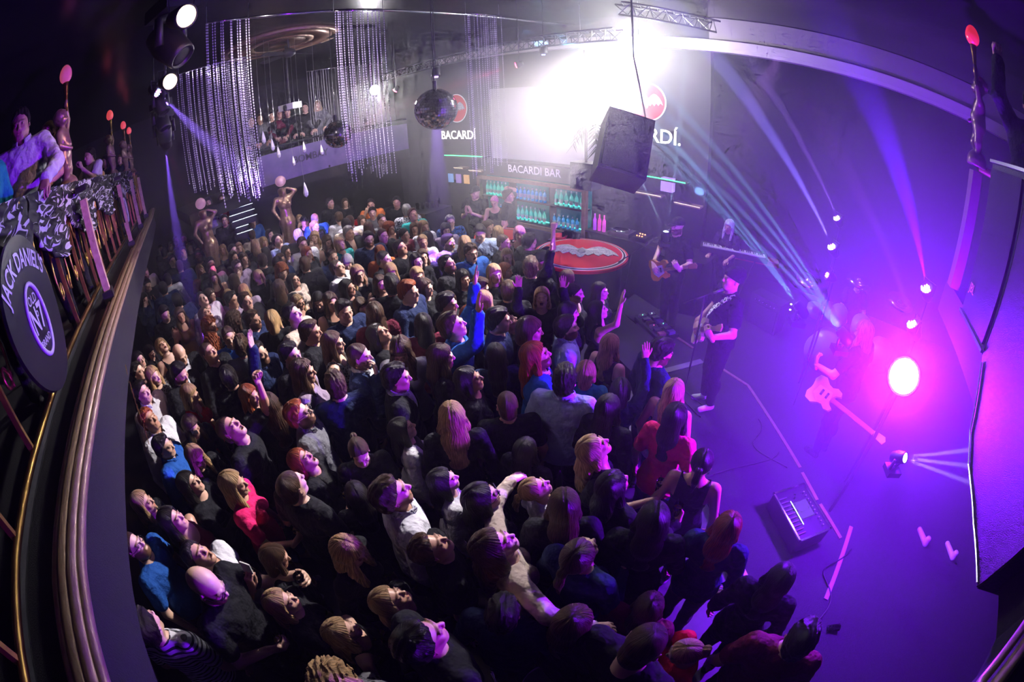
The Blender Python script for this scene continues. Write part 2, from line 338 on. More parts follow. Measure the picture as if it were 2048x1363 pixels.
def foot(f,st,side=(-1,1)):
    for s in side:
        an=np.array((s*(.10+.06*st),-.02+st*.10*s,.0)); f.cap(an+(0,-.025,.045),an+(s*.02,.13,.030),.040,.034,.02,flat=((0,0,1),1.05)); f.cap(an+(0,0,.05),an+(0,-.01,.12),.04,.043,.02)
    f.cut((0,0,-1),-.001)
BC={}
def body_geo(fem,pose,h,tilt,yawh,roll,mouth,beard,lower,lowlod):
    """skin: torso, arms, neck, head, hands (and legs when lower); one mesh"""
    key=(fem,pose,h,tilt,yawh,roll,mouth,beard,lower)
    if key in BC: return BC[key]
    R=rig(fem,pose); hb=h*2.4
    pts=np.array([v for a in R.values() for v in a[:3]]+[[-.2,-.16,.8],[.2,.2,1.5]]); lo=pts.min(0)-.09;hi=pts.max(0)+.09; lo[2]=min(lo[2],0.05 if lower else .80)
    f=Field(lo,hi,hb); torso(f,fem)
    for a in R.values(): limbs_arm(f,a,fem)
    if lower: legs(f,fem,0)
    V,Q=f.mesh(); VV=[V];QQ=[Q];AA=[np.ones((len(V),4))];n=len(V)
    for sgn,a in R.items():
        fd=Field(np.array(a[2])-.21,np.array(a[2])+.21,max(h*1.05,.0052)); hand_prims(fd,a[2],a[3],a[4],a[5],sgn,.93 if fem else 1.04)
        v,q=fd.mesh(); VV.append(v);QQ.append(q+n);AA.append(np.ones((len(v),4)));n+=len(v)
    v,q,c=head_geo(h,mouth,beard,fem); M=head_mat(fem,tilt,yawh,roll)
    VV.append(v@M[:3,:3].T+M[:3,3]);QQ.append(q+n);AA.append(c)
    BC[key]=(np.concatenate(VV),np.concatenate(QQ),np.concatenate(AA)); return BC[key]
def head_mat(fem,tilt,yawh,roll):
    """head frame -> body frame"""
    R=rotm((0,0,1),math.radians(yawh))@rotm((1,0,0),math.radians(tilt))@rotm((0,1,0),math.radians(roll))
    piv=np.array([0,-.012,1.50]); up=np.array([0,.028,.115]); M=np.eye(4); s=.96 if fem else 1.02
    M[:3,:3]=R*s; M[:3,3]=piv+rotm((0,0,1),math.radians(yawh))@rotm((1,0,0),math.radians(tilt*.85))@rotm((0,1,0),math.radians(roll))@up; return M
CC={}
def top_geo(fem,pose,kind,h,lower):
    key=(fem,pose,kind,h,lower)
    if key in CC: return CC[key]
    R=rig(fem,pose); o=dict(t=.013,l=.014,s=.017,j=.026,k=.015,d=.015)[kind]
    if h>.015: o+=.006
    zb=.86 if not(kind=='d') else .50; zb=.82 if kind=='j' else zb
    pts=np.array([v for a in R.values() for v in a[:3]]+[[-.24,-.2,zb-.05],[.24,.22,1.5]]); lo=pts.min(0)-.10;hi=pts.max(0)+.10
    f=Field(lo,hi,h); torso(f,fem,o)
    for a in R.values():
        S,E,W=a[0],a[1],a[2]
        if kind in 'lsj': W2=E+(W-E)*.93; f.cap(S,E,(.060 if not fem else .053)+o,(.046 if not fem else .040)+o,.03); f.cap(E,W2,(.044 if not fem else .038)+o,(.033 if not fem else .028)+o,.02)
        elif kind=='t': f.cap(S,S+(E-S)*.62,.066+o*.8 if not fem else .056+o*.8,.060+o if not fem else .05+o,.02)
    if kind=='d': f.cap((0,-.01,.95),(0,0,.52),.15,.20,.05,flat=((0,1,0),1.25))
    else: f.cap((0,0,1.0),(0,0,.8),(.15 if fem else .165)+o,(.155 if fem else .17)+o,.04,flat=((0,1,0),1.25))
    X,Y,Z=f.grid()
    if kind in 'kd':
        sc=.118 if fem else .14
        f.F=np.maximum(f.F,(np.abs(X)-sc-.5*np.clip(1.30-Z,0,.3)).astype(np.float32))
        f.F=np.maximum(f.F,-(np.hypot(np.hypot(X,Y*.9-.03),(Z-1.475)*.95)-.105).astype(np.float32))
    else:
        f.F+=((.0055 if kind!='j' else .004)*sinn(X+.3*Z,Y,Z,34)+.0026*sinn(X,Y,Z,70)+.0035*np.sin(Z*55+9*sinn(X,Y,Z,9)+X*18)*np.clip((1.38-Z)*3,0,1)).astype(np.float32)
        # neckline
        rr=.072 if kind in 'ts' else (.075 if kind=='l' else .08)
        f.F=np.maximum(f.F,-(np.hypot(np.hypot(X,Y-.012),(Z-1.515)*.8)-rr).astype(np.float32))
        if kind=='j': f.F=np.maximum(f.F,-np.maximum(np.abs(X)-np.clip((Z-1.08)*.16,0,.075),-(Y-.02)).astype(np.float32))
    f.cut((0,0,-1),-zb)
    V,Q=f.mesh(); CC[key]=(V,Q); return V,Q
def collar_geo(fem,h):
    f=Field((-.13,-.12,1.40),(.13,.13,1.56),min(h,.009)); X,Y,Z=f.grid()
    r=np.hypot(X,(Y-.0)*1.0); f.F=(np.abs(r-(.074+(1.535-Z)*.32))-.0055).astype(np.float32)
    f.F=np.maximum(f.F,np.maximum(Z-1.528+.35*Y,1.478-Z-.2*Y).astype(np.float32)); f.F=np.maximum(f.F,-(np.abs(X)-.02-(Y>0)*(1.53-Z)*.1+(Y<0)*1).astype(np.float32)*1.0)
    return f.mesh()
def inner_geo(h):
    f=Field((-.12,.0,1.0),(.12,.22,1.5),h*.8); torso(f,0,.014); X,Y,Z=f.grid(); f.F=np.maximum(f.F,np.maximum(np.abs(X)-.085,-(Y-.03)).astype(np.float32)); f.F=np.maximum(f.F,-(np.hypot(np.hypot(X,Y-.01),(Z-1.515)*.8)-.072).astype(np.float32)); return f.mesh()
def trouser_geo(fem,h,st=0,short=0):
    f=Field((-.30,-.32,.04),(.30,.32,1.02),h); legs(f,fem,.014,st); f.cap((-.06,-.01,.93),(.06,-.01,.93),.12,.12,.04); f.cap((0,0,.96),(0,0,.99),.15,.145,.04,flat=((0,1,0),1.3)); f.cut((0,0,-1),-.08); f.cut((0,0,1),.99)
    X,Y,Z=f.grid(); f.F+=(.003*sinn(X,Y,Z,40)).astype(np.float32); return f.mesh()
def shoe_geo(h,st=0,side=1):
    f=Field((-.28,-.30,-.02),(.28,.32,.16),min(h,.011)); foot(f,st,(side,)); return f.mesh()
# ---------------- materials ----------------
def mat(name,col=(.5,.5,.5),rough=.5,metal=0,emit=None,es=1,noise=0,nscale=20,bump=0,alpha=1,trans=0,col2=None,coat=0):
    m=bpy.data.materials.new(name); m.use_nodes=True; t=m.node_tree; b=t.nodes['Principled BSDF']
    b.inputs['Base Color'].default_value=(*col,1); b.inputs['Roughness'].default_value=rough; b.inputs['Metallic'].default_value=metal; b.inputs['Transmission Weight'].default_value=trans; b.inputs['Coat Weight'].default_value=coat
    if emit: b.inputs['Emission Color'].default_value=(*emit,1); b.inputs['Emission Strength'].default_value=es
    if noise or bump or col2:
        tc=t.nodes.new('ShaderNodeTexCoord'); n=t.nodes.new('ShaderNodeTexNoise'); n.inputs['Scale'].default_value=nscale; n.inputs['Detail'].default_value=3; t.links.new(tc.outputs['Object'],n.inputs['Vector'])
        if col2:
            r=t.nodes.new('ShaderNodeMixRGB'); r.inputs[1].default_value=(*col,1); r.inputs[2].default_value=(*col2,1); cr=t.nodes.new('ShaderNodeValToRGB'); cr.color_ramp.elements[0].position=.5-noise; cr.color_ramp.elements[1].position=.5+noise
            t.links.new(n.outputs['Fac'],cr.inputs[0]); t.links.new(cr.outputs[0],r.inputs[0]); t.links.new(r.outputs[0],b.inputs['Base Color'])
        if bump:
            bp=t.nodes.new('ShaderNodeBump'); bp.inputs['Strength'].default_value=bump; bp.inputs['Distance'].default_value=.02; t.links.new(n.outputs['Fac'],bp.inputs['Height']); t.links.new(bp.outputs[0],b.inputs['Normal'])
    return m
def omat(name,rough,feat=False,kind=None,sheen=0,spec=.5):
    """reads the object's own colour"""
    m=bpy.data.materials.new(name); m.use_nodes=True; t=m.node_tree; b=t.nodes['Principled BSDF']; N=t.nodes.new; Lk=t.links.new
    oi=N('ShaderNodeObjectInfo'); b.inputs['Roughness'].default_value=rough; b.inputs['Sheen Weight'].default_value=sheen; b.inputs['Specular IOR Level'].default_value=spec
    out=oi.outputs['Color']; tc=N('ShaderNodeTexCoord')
    if feat:
        a=N('ShaderNodeAttribute'); a.attribute_name='feat'; x=N('ShaderNodeMixRGB'); x.blend_type='MULTIPLY'; x.inputs[0].default_value=1; Lk(out,x.inputs[1]); Lk(a.outputs['Color'],x.inputs[2]); out=x.outputs[0]
        b.inputs['Subsurface Weight'].default_value=0
    if kind=='hair':
        n=N('ShaderNodeTexNoise'); sp=N('ShaderNodeSeparateXYZ'); Lk(tc.outputs['Object'],sp.inputs[0]); ya=N('ShaderNodeMath'); ya.inputs[1].default_value=.02; Lk(sp.outputs['Y'],ya.inputs[0]); cb=N('ShaderNodeCombineXYZ'); Lk(sp.outputs['X'],cb.inputs[0]); Lk(ya.outputs[0],cb.inputs[1])
        nm=N('ShaderNodeVectorMath'); nm.operation='NORMALIZE'; Lk(cb.outputs[0],nm.inputs[0]); sc_=N('ShaderNodeVectorMath'); sc_.operation='SCALE'; sc_.inputs['Scale'].default_value=9; Lk(nm.outputs[0],sc_.inputs[0]); mp=N('ShaderNodeVectorMath'); mp.operation='MULTIPLY'; mp.inputs[1].default_value=(5,5,5); Lk(tc.outputs['Object'],mp.inputs[0]); ad=N('ShaderNodeVectorMath'); Lk(sc_.outputs[0],ad.inputs[0]); Lk(mp.outputs[0],ad.inputs[1]); Lk(ad.outputs[0],n.inputs['Vector']); n.inputs['Scale'].default_value=2.6; n.inputs['Detail'].default_value=3
        r=N('ShaderNodeMapRange'); r.inputs[1].default_value=.3; r.inputs[2].default_value=.7; r.inputs[3].default_value=.30; r.inputs[4].default_value=1.75; Lk(n.outputs['Fac'],r.inputs[0])
        x=N('ShaderNodeMixRGB'); x.blend_type='MULTIPLY'; x.inputs[0].default_value=1; Lk(out,x.inputs[1]); Lk(r.outputs[0],x.inputs[2]); out=x.outputs[0]
        bp=N('ShaderNodeBump'); bp.inputs['Strength'].default_value=1; bp.inputs['Distance'].default_value=.012; Lk(n.outputs['Fac'],bp.inputs['Height']); Lk(bp.outputs[0],b.inputs['Normal'])
    if kind in('cloth','sequin'):
        n=N('ShaderNodeTexNoise'); n.inputs['Scale'].default_value=9 if kind=='cloth' else 160; n.inputs['Detail'].default_value=3; Lk(tc.outputs['Object'],n.inputs['Vector'])
        bp=N('ShaderNodeBump'); bp.inputs['Strength'].default_value=1; bp.inputs['Distance'].default_value=.05 if kind=='cloth' else .006; Lk(n.outputs['Fac'],bp.inputs['Height']); Lk(bp.outputs[0],b.inputs['Normal'])
        if kind=='sequin': b.inputs['Metallic'].default_value=.9
    if kind in('stripe','lace','check'):
        wv=N('ShaderNodeTexWave' if kind=='stripe' else 'ShaderNodeTexVoronoi'); Lk(tc.outputs['Object'],wv.inputs['Vector'])
        if kind=='stripe': wv.bands_direction='Z'; wv.inputs['Scale'].default_value=9; wv.inputs['Distortion'].default_value=1.0; wv.inputs['Detail Scale'].default_value=.4; o_=wv.outputs['Fac']
        else: wv.inputs['Scale'].default_value=40; o_=wv.outputs['Distance']
        cr=N('ShaderNodeValToRGB'); cr.color_ramp.interpolation='CONSTANT'; cr.color_ramp.elements[0].color=(.03,.03,.04,1); cr.color_ramp.elements[1].color=(1,1,1,1); cr.color_ramp.elements[1].position=.35 if kind=='stripe' else .45; Lk(o_,cr.inputs[0])
        x=N('ShaderNodeMixRGB'); x.blend_type='MULTIPLY'; x.inputs[0].default_value=1; Lk(out,x.inputs[1]); Lk(cr.outputs[0],x.inputs[2]); out=x.outputs[0]
    Lk(out,b.inputs['Base Color']); return m
SKIN=omat('skin',.42,True); HAIR=omat('hair',.42,kind='hair',spec=.28); CLOTH=omat('cloth',.85,kind='cloth',sheen=.0,spec=.18); SEQ=omat('sequins',.28,kind='sequin'); STRIPE=omat('striped_cloth',.85,kind='stripe'); LACE=omat('patterned_cloth',.85,kind='lace')
BLACK=mat('black_plastic',(.012,.012,.014),.45); DARK=mat('dark_paint',(.02,.02,.025),.6,bump=.1); BRASS=mat('brass',(.55,.34,.09),.32,1,noise=.3,nscale=14,col2=(.30,.17,.05),bump=.15); GOLD=mat('gold_paint',(.62,.40,.10),.38,.9,bump=.2,nscale=30)
STEEL=mat('steel',(.55,.55,.58),.3,1); CHROME=mat('chrome',(.8,.8,.82),.12,1); GREY=mat('grey_metal',(.12,.12,.13),.4,.6)
WALLM=mat('dark_wall',(.018,.015,.024),.8,noise=.25,nscale=3,col2=(.011,.009,.016),bump=.15); FLOORM=mat('dark_floor',(.05,.045,.055),.55,noise=.2,nscale=5,col2=(.03,.028,.035),bump=.1); STAGEM=mat('stage_carpet',(.030,.027,.036),.9,noise=.3,nscale=90,col2=(.018,.016,.024),bump=.3)
CEILM=mat('ceiling_gloss',(.020,.019,.021),.26,noise=.3,nscale=2.5,col2=(.012,.012,.014),bump=.25); CARPET=mat('fascia_carpet',(.009,.008,.011),.95,noise=.3,nscale=150,col2=(.014,.012,.017),bump=.3)
MOLD=mat('gilt_molding',(.42,.30,.20),.4,.4,noise=.3,nscale=18,col2=(.30,.19,.12),bump=.2); STONE=mat('pink_stone',(.62,.40,.33),.5,noise=.12,nscale=22,col2=(.50,.30,.25),bump=.15)
PUTTO=mat('bronze_statue',(.42,.28,.22),.30,.35,noise=.25,nscale=25,col2=(.28,.17,.13),bump=.15); STAT2=mat('gilt_statue',(.50,.33,.20),.3,.5,noise=.2,nscale=20,col2=(.35,.2,.12))
CREAM=mat('cream_paint',(.45,.40,.42),.6); WHITEM=mat('white_plastic',(.75,.75,.77),.4); SCREEN=mat('projection_screen',(.30,.29,.32),.8); REDM=mat('red_print',(.62,.015,.03),.35); BATM=mat('bat_grey',(.30,.29,.36),.45,noise=.15,nscale=30,col2=(.60,.58,.66)); WPRINT=mat('white_print',(.80,.79,.82),.45)
def em(name,col,s): return mat(name,(.02,.02,.02),.4,emit=col,es=s)
GLASS=mat('clear_glass',(.95,.97,1),.05,trans=1); GLASS.node_tree.nodes['Principled BSDF'].inputs['IOR'].default_value=1.35
# ---------------- geometry helpers ----------------
class MB:
    def __init__(s): s.v=[];s.f=[]
    def add(s,V,F): n=len(s.v); s.v+= [tuple(float(c) for c in p) for p in V]; s.f+=[tuple(int(i)+n for i in f) for f in F]; return s
    def box(s,c,d,rz=0,R=None):
        V=[];R=rotm((0,0,1),rz) if R is None else R
        for x in(-.5,.5):
            for y in(-.5,.5):
                for z in(-.5,.5): V.append(np.array(c)+R@np.array([x*d[0],y*d[1],z*d[2]]))
        return s.add(V,[(0,1,3,2),(4,6,7,5),(0,4,5,1),(2,3,7,6),(0,2,6,4),(1,5,7,3)])
    def cyl(s,a,b,r,r2=None,n=10,cap=True): return s.tube([a,b],[r,r if r2 is None else r2],n,cap)
    def tube(s,P,r,n=6,cap=True,closed=False):
        P=[np.array(p,float) for p in P];m=len(P); r=r if hasattr(r,'__len__') else [r]*m; V=[];up=None
        for i in range(m):
            t=P[(i+1)%m]-P[i-1] if closed else P[min(i+1,m-1)]-P[max(i-1,0)]; t=t/max(np.linalg.norm(t),1e-9)
            if up is None: up=np.array([0,0,1.]) if abs(t[2])<.9 else np.array([1.,0,0])
            x=np.cross(t,up);x/=max(np.linalg.norm(x),1e-9);y=np.cross(x,t);up=y
            for k in range(n):
                a=2*PI*k/n;V.append(P[i]+r[i]*(math.cos(a)*x+math.sin(a)*y))
        F=[];q=m if closed else m-1
        for i in range(q):
            for k in range(n):
                a=i*n+k;b=i*n+(k+1)%n;c=((i+1)%m)*n+(k+1)%n;d=((i+1)%m)*n+k;F.append((a,b,c,d))
        if cap and not closed: F.append(tuple(range(n))[::-1]);F.append(tuple((m-1)*n+k for k in range(n)))
        return s.add(V,F)
    def lathe(s,prof,c,n=24,R=None,sx=1,sy=1):
        R=np.eye(3) if R is None else R;V=[];m=len(prof)
        for (r,z) in prof:
            for k in range(n):
                a=2*PI*k/n;V.append(np.array(c)+R@np.array([r*math.cos(a)*sx,r*math.sin(a)*sy,z]))
        F=[(i*n+k,i*n+(k+1)%n,(i+1)*n+(k+1)%n,(i+1)*n+k) for i in range(m-1) for k in range(n)]
        F.append(tuple(range(n))[::-1]);F.append(tuple((m-1)*n+k for k in range(n)))
        return s.add(V,F)
    def plate(s,poly,o,x,y,th):
        """flat outline with thickness th behind it"""
        x=nrm(x);y=nrm(y);z=np.cross(x,y);n=len(poly);V=[np.array(o)+p[0]*x+p[1]*y for p in poly]+[np.array(o)+p[0]*x+p[1]*y-z*th for p in poly]
        return s.add(V,[tuple(range(n)),tuple(range(n,2*n))[::-1]]+[(i,i+n,(i+1)%n+n,(i+1)%n) for i in range(n)])
    def sheet(s,G,th=None):
        """grid of points -> closed thin cloth"""
        a,b=len(G),len(G[0]);V=[p for r in G for p in r];F=[(i*b+j,(i+1)*b+j,(i+1)*b+j+1,i*b+j+1) for i in range(a-1) for j in range(b-1)]
        return s.add(V,F)
    def build(s,name,m,parent=None,smooth=False):
        me=bpy.data.meshes.new(name);me.from_pydata(s.v,[],s.f);me.materials.append(m)
        if smooth: me.polygons.foreach_set('use_smooth',[True]*len(me.polygons))
        o=bpy.data.objects.new(name,me);C.objects.link(o)
        if parent is not None: o.parent=parent;o.matrix_parent_inverse=Matrix.Translation([-c for c in parent_loc(parent)])
        return o
def parent_loc(o):
    v=Vector((0,0,0))
    while o is not None: v=v+o.location if o.get('_e',0) or o.type=='EMPTY' else v; o=o.parent
    return v
def thing(name,label,cat,loc=(0,0,0),group=None):
    o=bpy.data.objects.new(name,None);C.objects.link(o);o.location=[float(c) for c in loc];o.empty_display_size=.1;return tag(o,label,cat,group)
def tag(o,label,cat,group=None):
    o['label']=label;o['category']=cat
    if group:o['group']=group
    return o
def struct(name,mb,m,smooth=False): o=mb.build(name,m,None,smooth);o['kind']='structure';return o
def geo(name,V,Q,m,parent,col=None,Mx=None,feat=None):
    o=bpy.data.objects.new(name,mk_mesh(name,V,Q,m,feat));C.objects.link(o);o.parent=parent
    if col:o.color=(*col,1)
    if Mx is not None:o.matrix_local=Matrix(Mx.tolist())
    return o
TX={}
def textgeo(s,size=1,bold=0):
    k=(s,bold)
    if k not in TX:
        c=bpy.data.curves.new('t','FONT');c.body=s;c.align_x='CENTER';c.align_y='CENTER';c.extrude=.03;c.offset=bold;c.resolution_u=3;o=bpy.data.objects.new('t',c);me=bpy.data.meshes.new_from_object(o);TX[k]=([v.co.copy() for v in me.vertices],[tuple(p.vertices) for p in me.polygons])
        bpy.data.objects.remove(o);bpy.data.curves.remove(c);bpy.data.meshes.remove(me)
    V,F=TX[k];return np.array([(v.x,v.y,v.z) for v in V])*size,F
def text(mb,s,o,x,y,size,bold=.01,sx=1,arc=None,depth=1):
    V,F=textgeo(s,size,bold);x=nrm(x);y=nrm(y);z=np.cross(x,y);V=V*np.array([sx,1,depth])
    if arc:
        r=arc;a=V[:,0]/abs(r);rr=r+V[:,1] if r>0 else -r-V[:,1];U=np.sin(a)*rr;Wv=np.cos(a)*rr*(1 if r>0 else -1);V=np.stack([U,Wv,V[:,2]],1)
    mb.add(np.array(o)+V[:,:1]*x+V[:,1:2]*y+V[:,2:3]*z,F);return mb
# ---------------- the hall ----------------
RX=[-11.5,-9.12,-3.81,-1.91,-1.15,-.71,2.5];RY=[.55,.31,-.34,-.60,-.73,-.76,-.80]
def rim(x): return float(np.interp(x,RX,RY))
struct('floor',MB().box((-4,2.5,-.05),(20,15,.1)),FLOORM)
SP=[(-3.0,9.6),(-3.0,5.25),(-1.7,4.5),(-.35,3.35),(.35,2.62),(.66,2.25),(1.0,1.0),(1.2,-.5),(5,-.5),(5,9.6)]
struct('floor_stage',MB().plate(SP[::-1],(0,0,.15),(1,0,0),(0,1,0),.15) if 0 else MB().plate(SP,(0,0,.15),(1,0,0),(0,1,0),.15),STAGEM)
struct('ceiling',MB().box((-4,2.5,5.35),(20,15,.1)),CEILM)
struct('wall_bar',MB().box((-6.2,7.5,2.65),(8.4,.2,5.3)),WALLM)
struct('wall_stage',MB().box((1.5,9.7,2.65),(9,.2,5.3)),WALLM)
struct('wall_right',MB().box((5.1,4.5,2.65),(.2,11,5.3)),WALLM)
struct('wall_far',MB().box((-13.8,2.5,2.65),(.2,15,5.3)),WALLM)
struct('wall_left',MB().box((-5.5,-2.3,1.35),(17,.12,2.7)),WALLM)
struct('wall_gallery',MB().box((-4,-4.6,4),(20,.2,2.8)),WALLM)
b=MB();b.box((-1.5,7.36,4.80),(13.5,.30,.14));b.box((-1.5,7.30,4.70),(13.5,.16,.06));struct('trim_1',b,CREAM)
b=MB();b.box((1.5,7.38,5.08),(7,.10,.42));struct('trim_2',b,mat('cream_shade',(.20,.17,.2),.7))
# left balcony slab: ledge, carpet fascia, gilt moulding along its rim
xs=np.linspace(-11.4,2.4,60)
b=MB();G=[[(x,rim(x)-.02,2.80),(x,rim(x)-.02,2.42),(x,rim(x)-.10,2.36),(x,-4.6,2.36),(x,-4.6,2.80)] for x in xs]
for i in range(len(G)):G[i].append(G[i][0])
b.sheet(G);struct('floor_balcony',b,CARPET,False)
b=MB()
for dy,dz,r in((0,.0,.030),(.032,-.012,.022),(-.045,.008,.030),(-.10,.004,.018)): b.tube([(x,rim(x)+dy,2.815+dz) for x in xs],r,8)
struct('trim_balcony',b,MOLD,True)
b=MB();b.tube([(x,rim(x)-.33,2.83) for x in xs],.03,4);struct('trim_ledge',b,DARK)
# right balcony corner
b=MB();b.plate([(1.06,.48),(1.34,.72),(1.45,.9),(1.45,4.1),(5,4.1),(5,-4),(.8,-4)],(0,0,2.78),(1,0,0),(0,1,0),.30);struct('floor_gallery',b,CARPET)
b=MB()
for dy,dz,r in((0,.0,.030),(.04,-.012,.02)): b.tube([(.80-dy,-.2,2.8+dz),(1.06-dy,.48+dy,2.8+dz),(1.32-dy,.72+dy,2.8+dz)],r,8)
struct('trim_gallery',b,MOLD,True)
# back balcony; purple light put into the colour of its banner panels
b=MB();b.box((-11.2,6.0,2.35),(2.6,9.5,.25));struct('floor_back_balcony',b,CARPET)
b=MB();b.box((-9.95,6.2,2.72),(.06,6.2,.95));struct('trim_back_balcony',b,mat('violet_lit_panel',(.16,.10,.30),.35,noise=.2,nscale=4,col2=(.10,.07,.2)))
bb=MB();V=text(bb,'BOMBAY',aty(583,297,1)*0+np.array((-9.90,4.45,2.88)),(0,1,0),(0,0,1),.24,.01,depth=.2);o=bb.build('balcony_banner_lettering',mat('dark_letter',(.03,.02,.06),.5));tag(o,'dark capital lettering on the violet panel of the far balcony front','lettering')
b=MB();b.tube([(-9.95,3.0+.1*i,3.32) for i in range(64)],.03,6);struct('trim_back_rail',b,DARK)
# ceiling: round painted medallion, panels, rim pipe
t=thing('ceiling_medallion','round gilt painted ceiling medallion of stepped rings behind the ceiling fan','medallion',atz(560,84,5.25))
c=atz(560,84,5.3)
for i,(r0,r1,m) in enumerate(((1.05,.94,MOLD),(.92,.62,mat('fresco',(.22,.12,.07),.35,.3,noise=.2,nscale=6,col2=(.08,.04,.03))),(.60,.48,MOLD),(.46,.05,mat('fresco_2',(.16,.09,.06),.35,.3,noise=.2,nscale=9,col2=(.05,.03,.02))))):
    b=MB();b.lathe([(r0,.0),(r0,-.05+.0*i),(r1,-.05),(r1,0)],c,40);b.build('ring' if m is MOLD else 'panel',m,t,True)
b=MB();P=[atz(x,y,5.12) for x,y in((480,38),(600,26),(720,20),(850,24),(960,32),(1060,42),(1150,50))]
b.tube(P,.022,8);o=b.build('ceiling_pipe',CHROME,None,True);tag(o,'curved steel pipe under the ceiling carrying the strand curtains','pipe')
for (px,py,w_,h_) in ((700,105,.9,.7),(700,60,.7,.6)):
    c=atz(px,py,5.3);b=MB();b.box((c[0],c[1],5.27),(w_,h_,.05));o=b.build('ceiling_panel',CEILM);tag(o,'glossy square ceiling panel %s'%('with round speaker hole nearest the small white light' if py>80 else 'nearest the curved steel pipe'),'panel')
# staircase with lit nosings
t=thing('lit_staircase','dark staircase with thin white lit step edges behind the crowd','staircase',(-12.3,3.1,0))
LED=em('white_led',(.75,.85,1),2.2)
for i,(xa,ya,xb,yb) in enumerate(((459,397,492,387),(459,408,500,396),(460,420,505,406),(459,433,509,417),(465,444,514,428),(472,456,497,448),(474,468,505,458))):
    l,r=athd(xa,ya,10.9-.22*i),athd(xb,yb,10.9-.22*i);c=(l+r)/2;d=r-l;L=math.hypot(d[0],d[1])
    b=MB();b.box(c+np.array((-.14,0,-.08)),(L,.30,.13),rz=math.atan2(d[1],d[0]));b.build('step',DARK,t);b=MB();b.cyl(l,r,.007,n=6);b.build('lit_nosing',LED,t)
# ---------------- left balcony: railing, statues, round signs, draped banners ----------------
RAILY=lambda x: rim(x)-.26
def railing(x0,x1,yf,label,n,loc):
    t=thing('balcony_railing',label,'railing',loc)
    xs=np.linspace(x0,x1,max(6,int(abs(x1-x0)*4)))
    MB().tube([(x,yf(x),3.86) for x in xs],.034,10).build('handrail',BRASS,t,True)
    MB().tube([(x,yf(x)+.03,2.93) for x in xs],.020,8).build('bottom_rail',BRASS,t,True)
    for i in range(n):
        x=x0+(x1-x0)*(i+.5)/n; w_=abs(x1-x0)/n
        MB().box((x,yf(x)+.02,3.38),(.022,.03,.92)).build('post',GOLD,t)
        for s in(-1,1):
            P=[];cx=x+s*w_*.25
            for k in range(34):
                a=k/33*2.6*PI;rr=.03+.035*a/(2.6*PI)*2.4; P.append((cx+s*rr*math.cos(a)*.9,yf(cx)+.02,3.16+rr*math.sin(a)*1.25+k*.006))
            P+= [(x+s*w_*.47,yf(x)+.02,3.55),(x+s*w_*.30,yf(x)+.02,3.78)]
            MB().tube(P,.009,5).build('scroll',GOLD,t,True)
            MB().tube([(cx+s*.10*math.cos(a),yf(cx)+.025,3.60+.15*math.sin(a)) for a in np.linspace(0,2*PI,20)[:-1]],.008,5,closed=True).build('oval_ornament',GOLD,t,True)
    return t
railing(-11.2,1.4,RAILY,'ornate brass railing of posts and scrolls along the left balcony edge',26,(-4,-.7,2.85))
t=thing('balcony_railing','plain brass handrail beside the tall speaker on the right balcony','railing',(1.9,3.7,2.8))
b=MB();b.cyl((1.44,3.76,3.84),(4.8,3.9,3.84),.035);b.build('handrail',mat('dull_brass',(.30,.16,.10),.4,.7),t,True)
for x in(1.62,2.4,3.2): MB().cyl((x,3.78,2.8),(x,3.78,3.84),.016,n=8).build('post',BRASS,t,True)
# cherub torch statues
def cherub_mesh():
    f=Field((-.22,-.20,-.02),(.24,.24,.92),.0095)
    for s in(-1,1): f.cap((s*.045,0,.30),(s*.055,.02+.02*s,.17),.052,.040,.02);f.cap((s*.055,.02+.02*s,.17),(s*.05,-.01,.05),.038,.026,.015);f.cap((s*.05,-.01,.025),(s*.055,.06,.022),.024,.018,.01)
    f.cap((0,0,.31),(0,.01,.42),.080,.078,.03,flat=((0,1,0),1.15));f.cap((-.03,0,.48),(.03,0,.48),.066,.066,.04,flat=((0,1,0),1.2));f.ell((0,.05,.38),(.055,.04,.055),.02);f.cap((-.06,0,.51),(.06,0,.51),.034,.034,.03);f.cap((0,0,.52),(0,.01,.58),.034,.032,.02)
    f.ell((0,.0,.645),(.062,.070,.072),.02);f.ell((0,.045,.62),(.042,.035,.045),.02);f.cap((0,.062,.635),(0,.078,.618),.008,.011,.008)
    for s in(-1,1):f.ell((s*.030,.045,.608),(.022,.02,.02),.012);f.ell((s*.022,.073,.640),(.010,.010,.007),.006,'d')
    f.ell((0,-.012,.665),(.078,.078,.072),.01);X,Y,Z=f.grid();f.ell((0,.085,.615),(.052,.055,.062),.01,'d')
    f.ell((0,.045,.62),(.042,.035,.045),.01);f.cap((0,.062,.637),(0,.080,.618),.007,.010,.008)
    f.F+=((.007*sinn(X,Y,Z,95))*(Z>.60)*(Y<.05)).astype(np.float32)
    f.cap((-.085,0,.50),(-.12,.02,.62),.030,.026,.02);f.cap((-.12,.02,.62),(-.075,.03,.76),.025,.018,.01);f.cap((-.075,.03,.76),(-.075,.035,.80),.022,.020,.01)
    f.cap((.085,0,.50),(.12,.02,.39),.030,.025,.02);f.cap((.12,.02,.39),(.05,.09,.34),.024,.018,.01);f.ell((.03,.10,.33),(.022,.022,.018),.01)
    f.cap((0,0,0),(0,0,.02),.10,.10,.01)
    return f.mesh()
CV,CQ=cherub_mesh()
BULB=mat('frosted_bulb',(.75,.20,.22),.25,emit=(1,.09,.10),es=.55,trans=0)
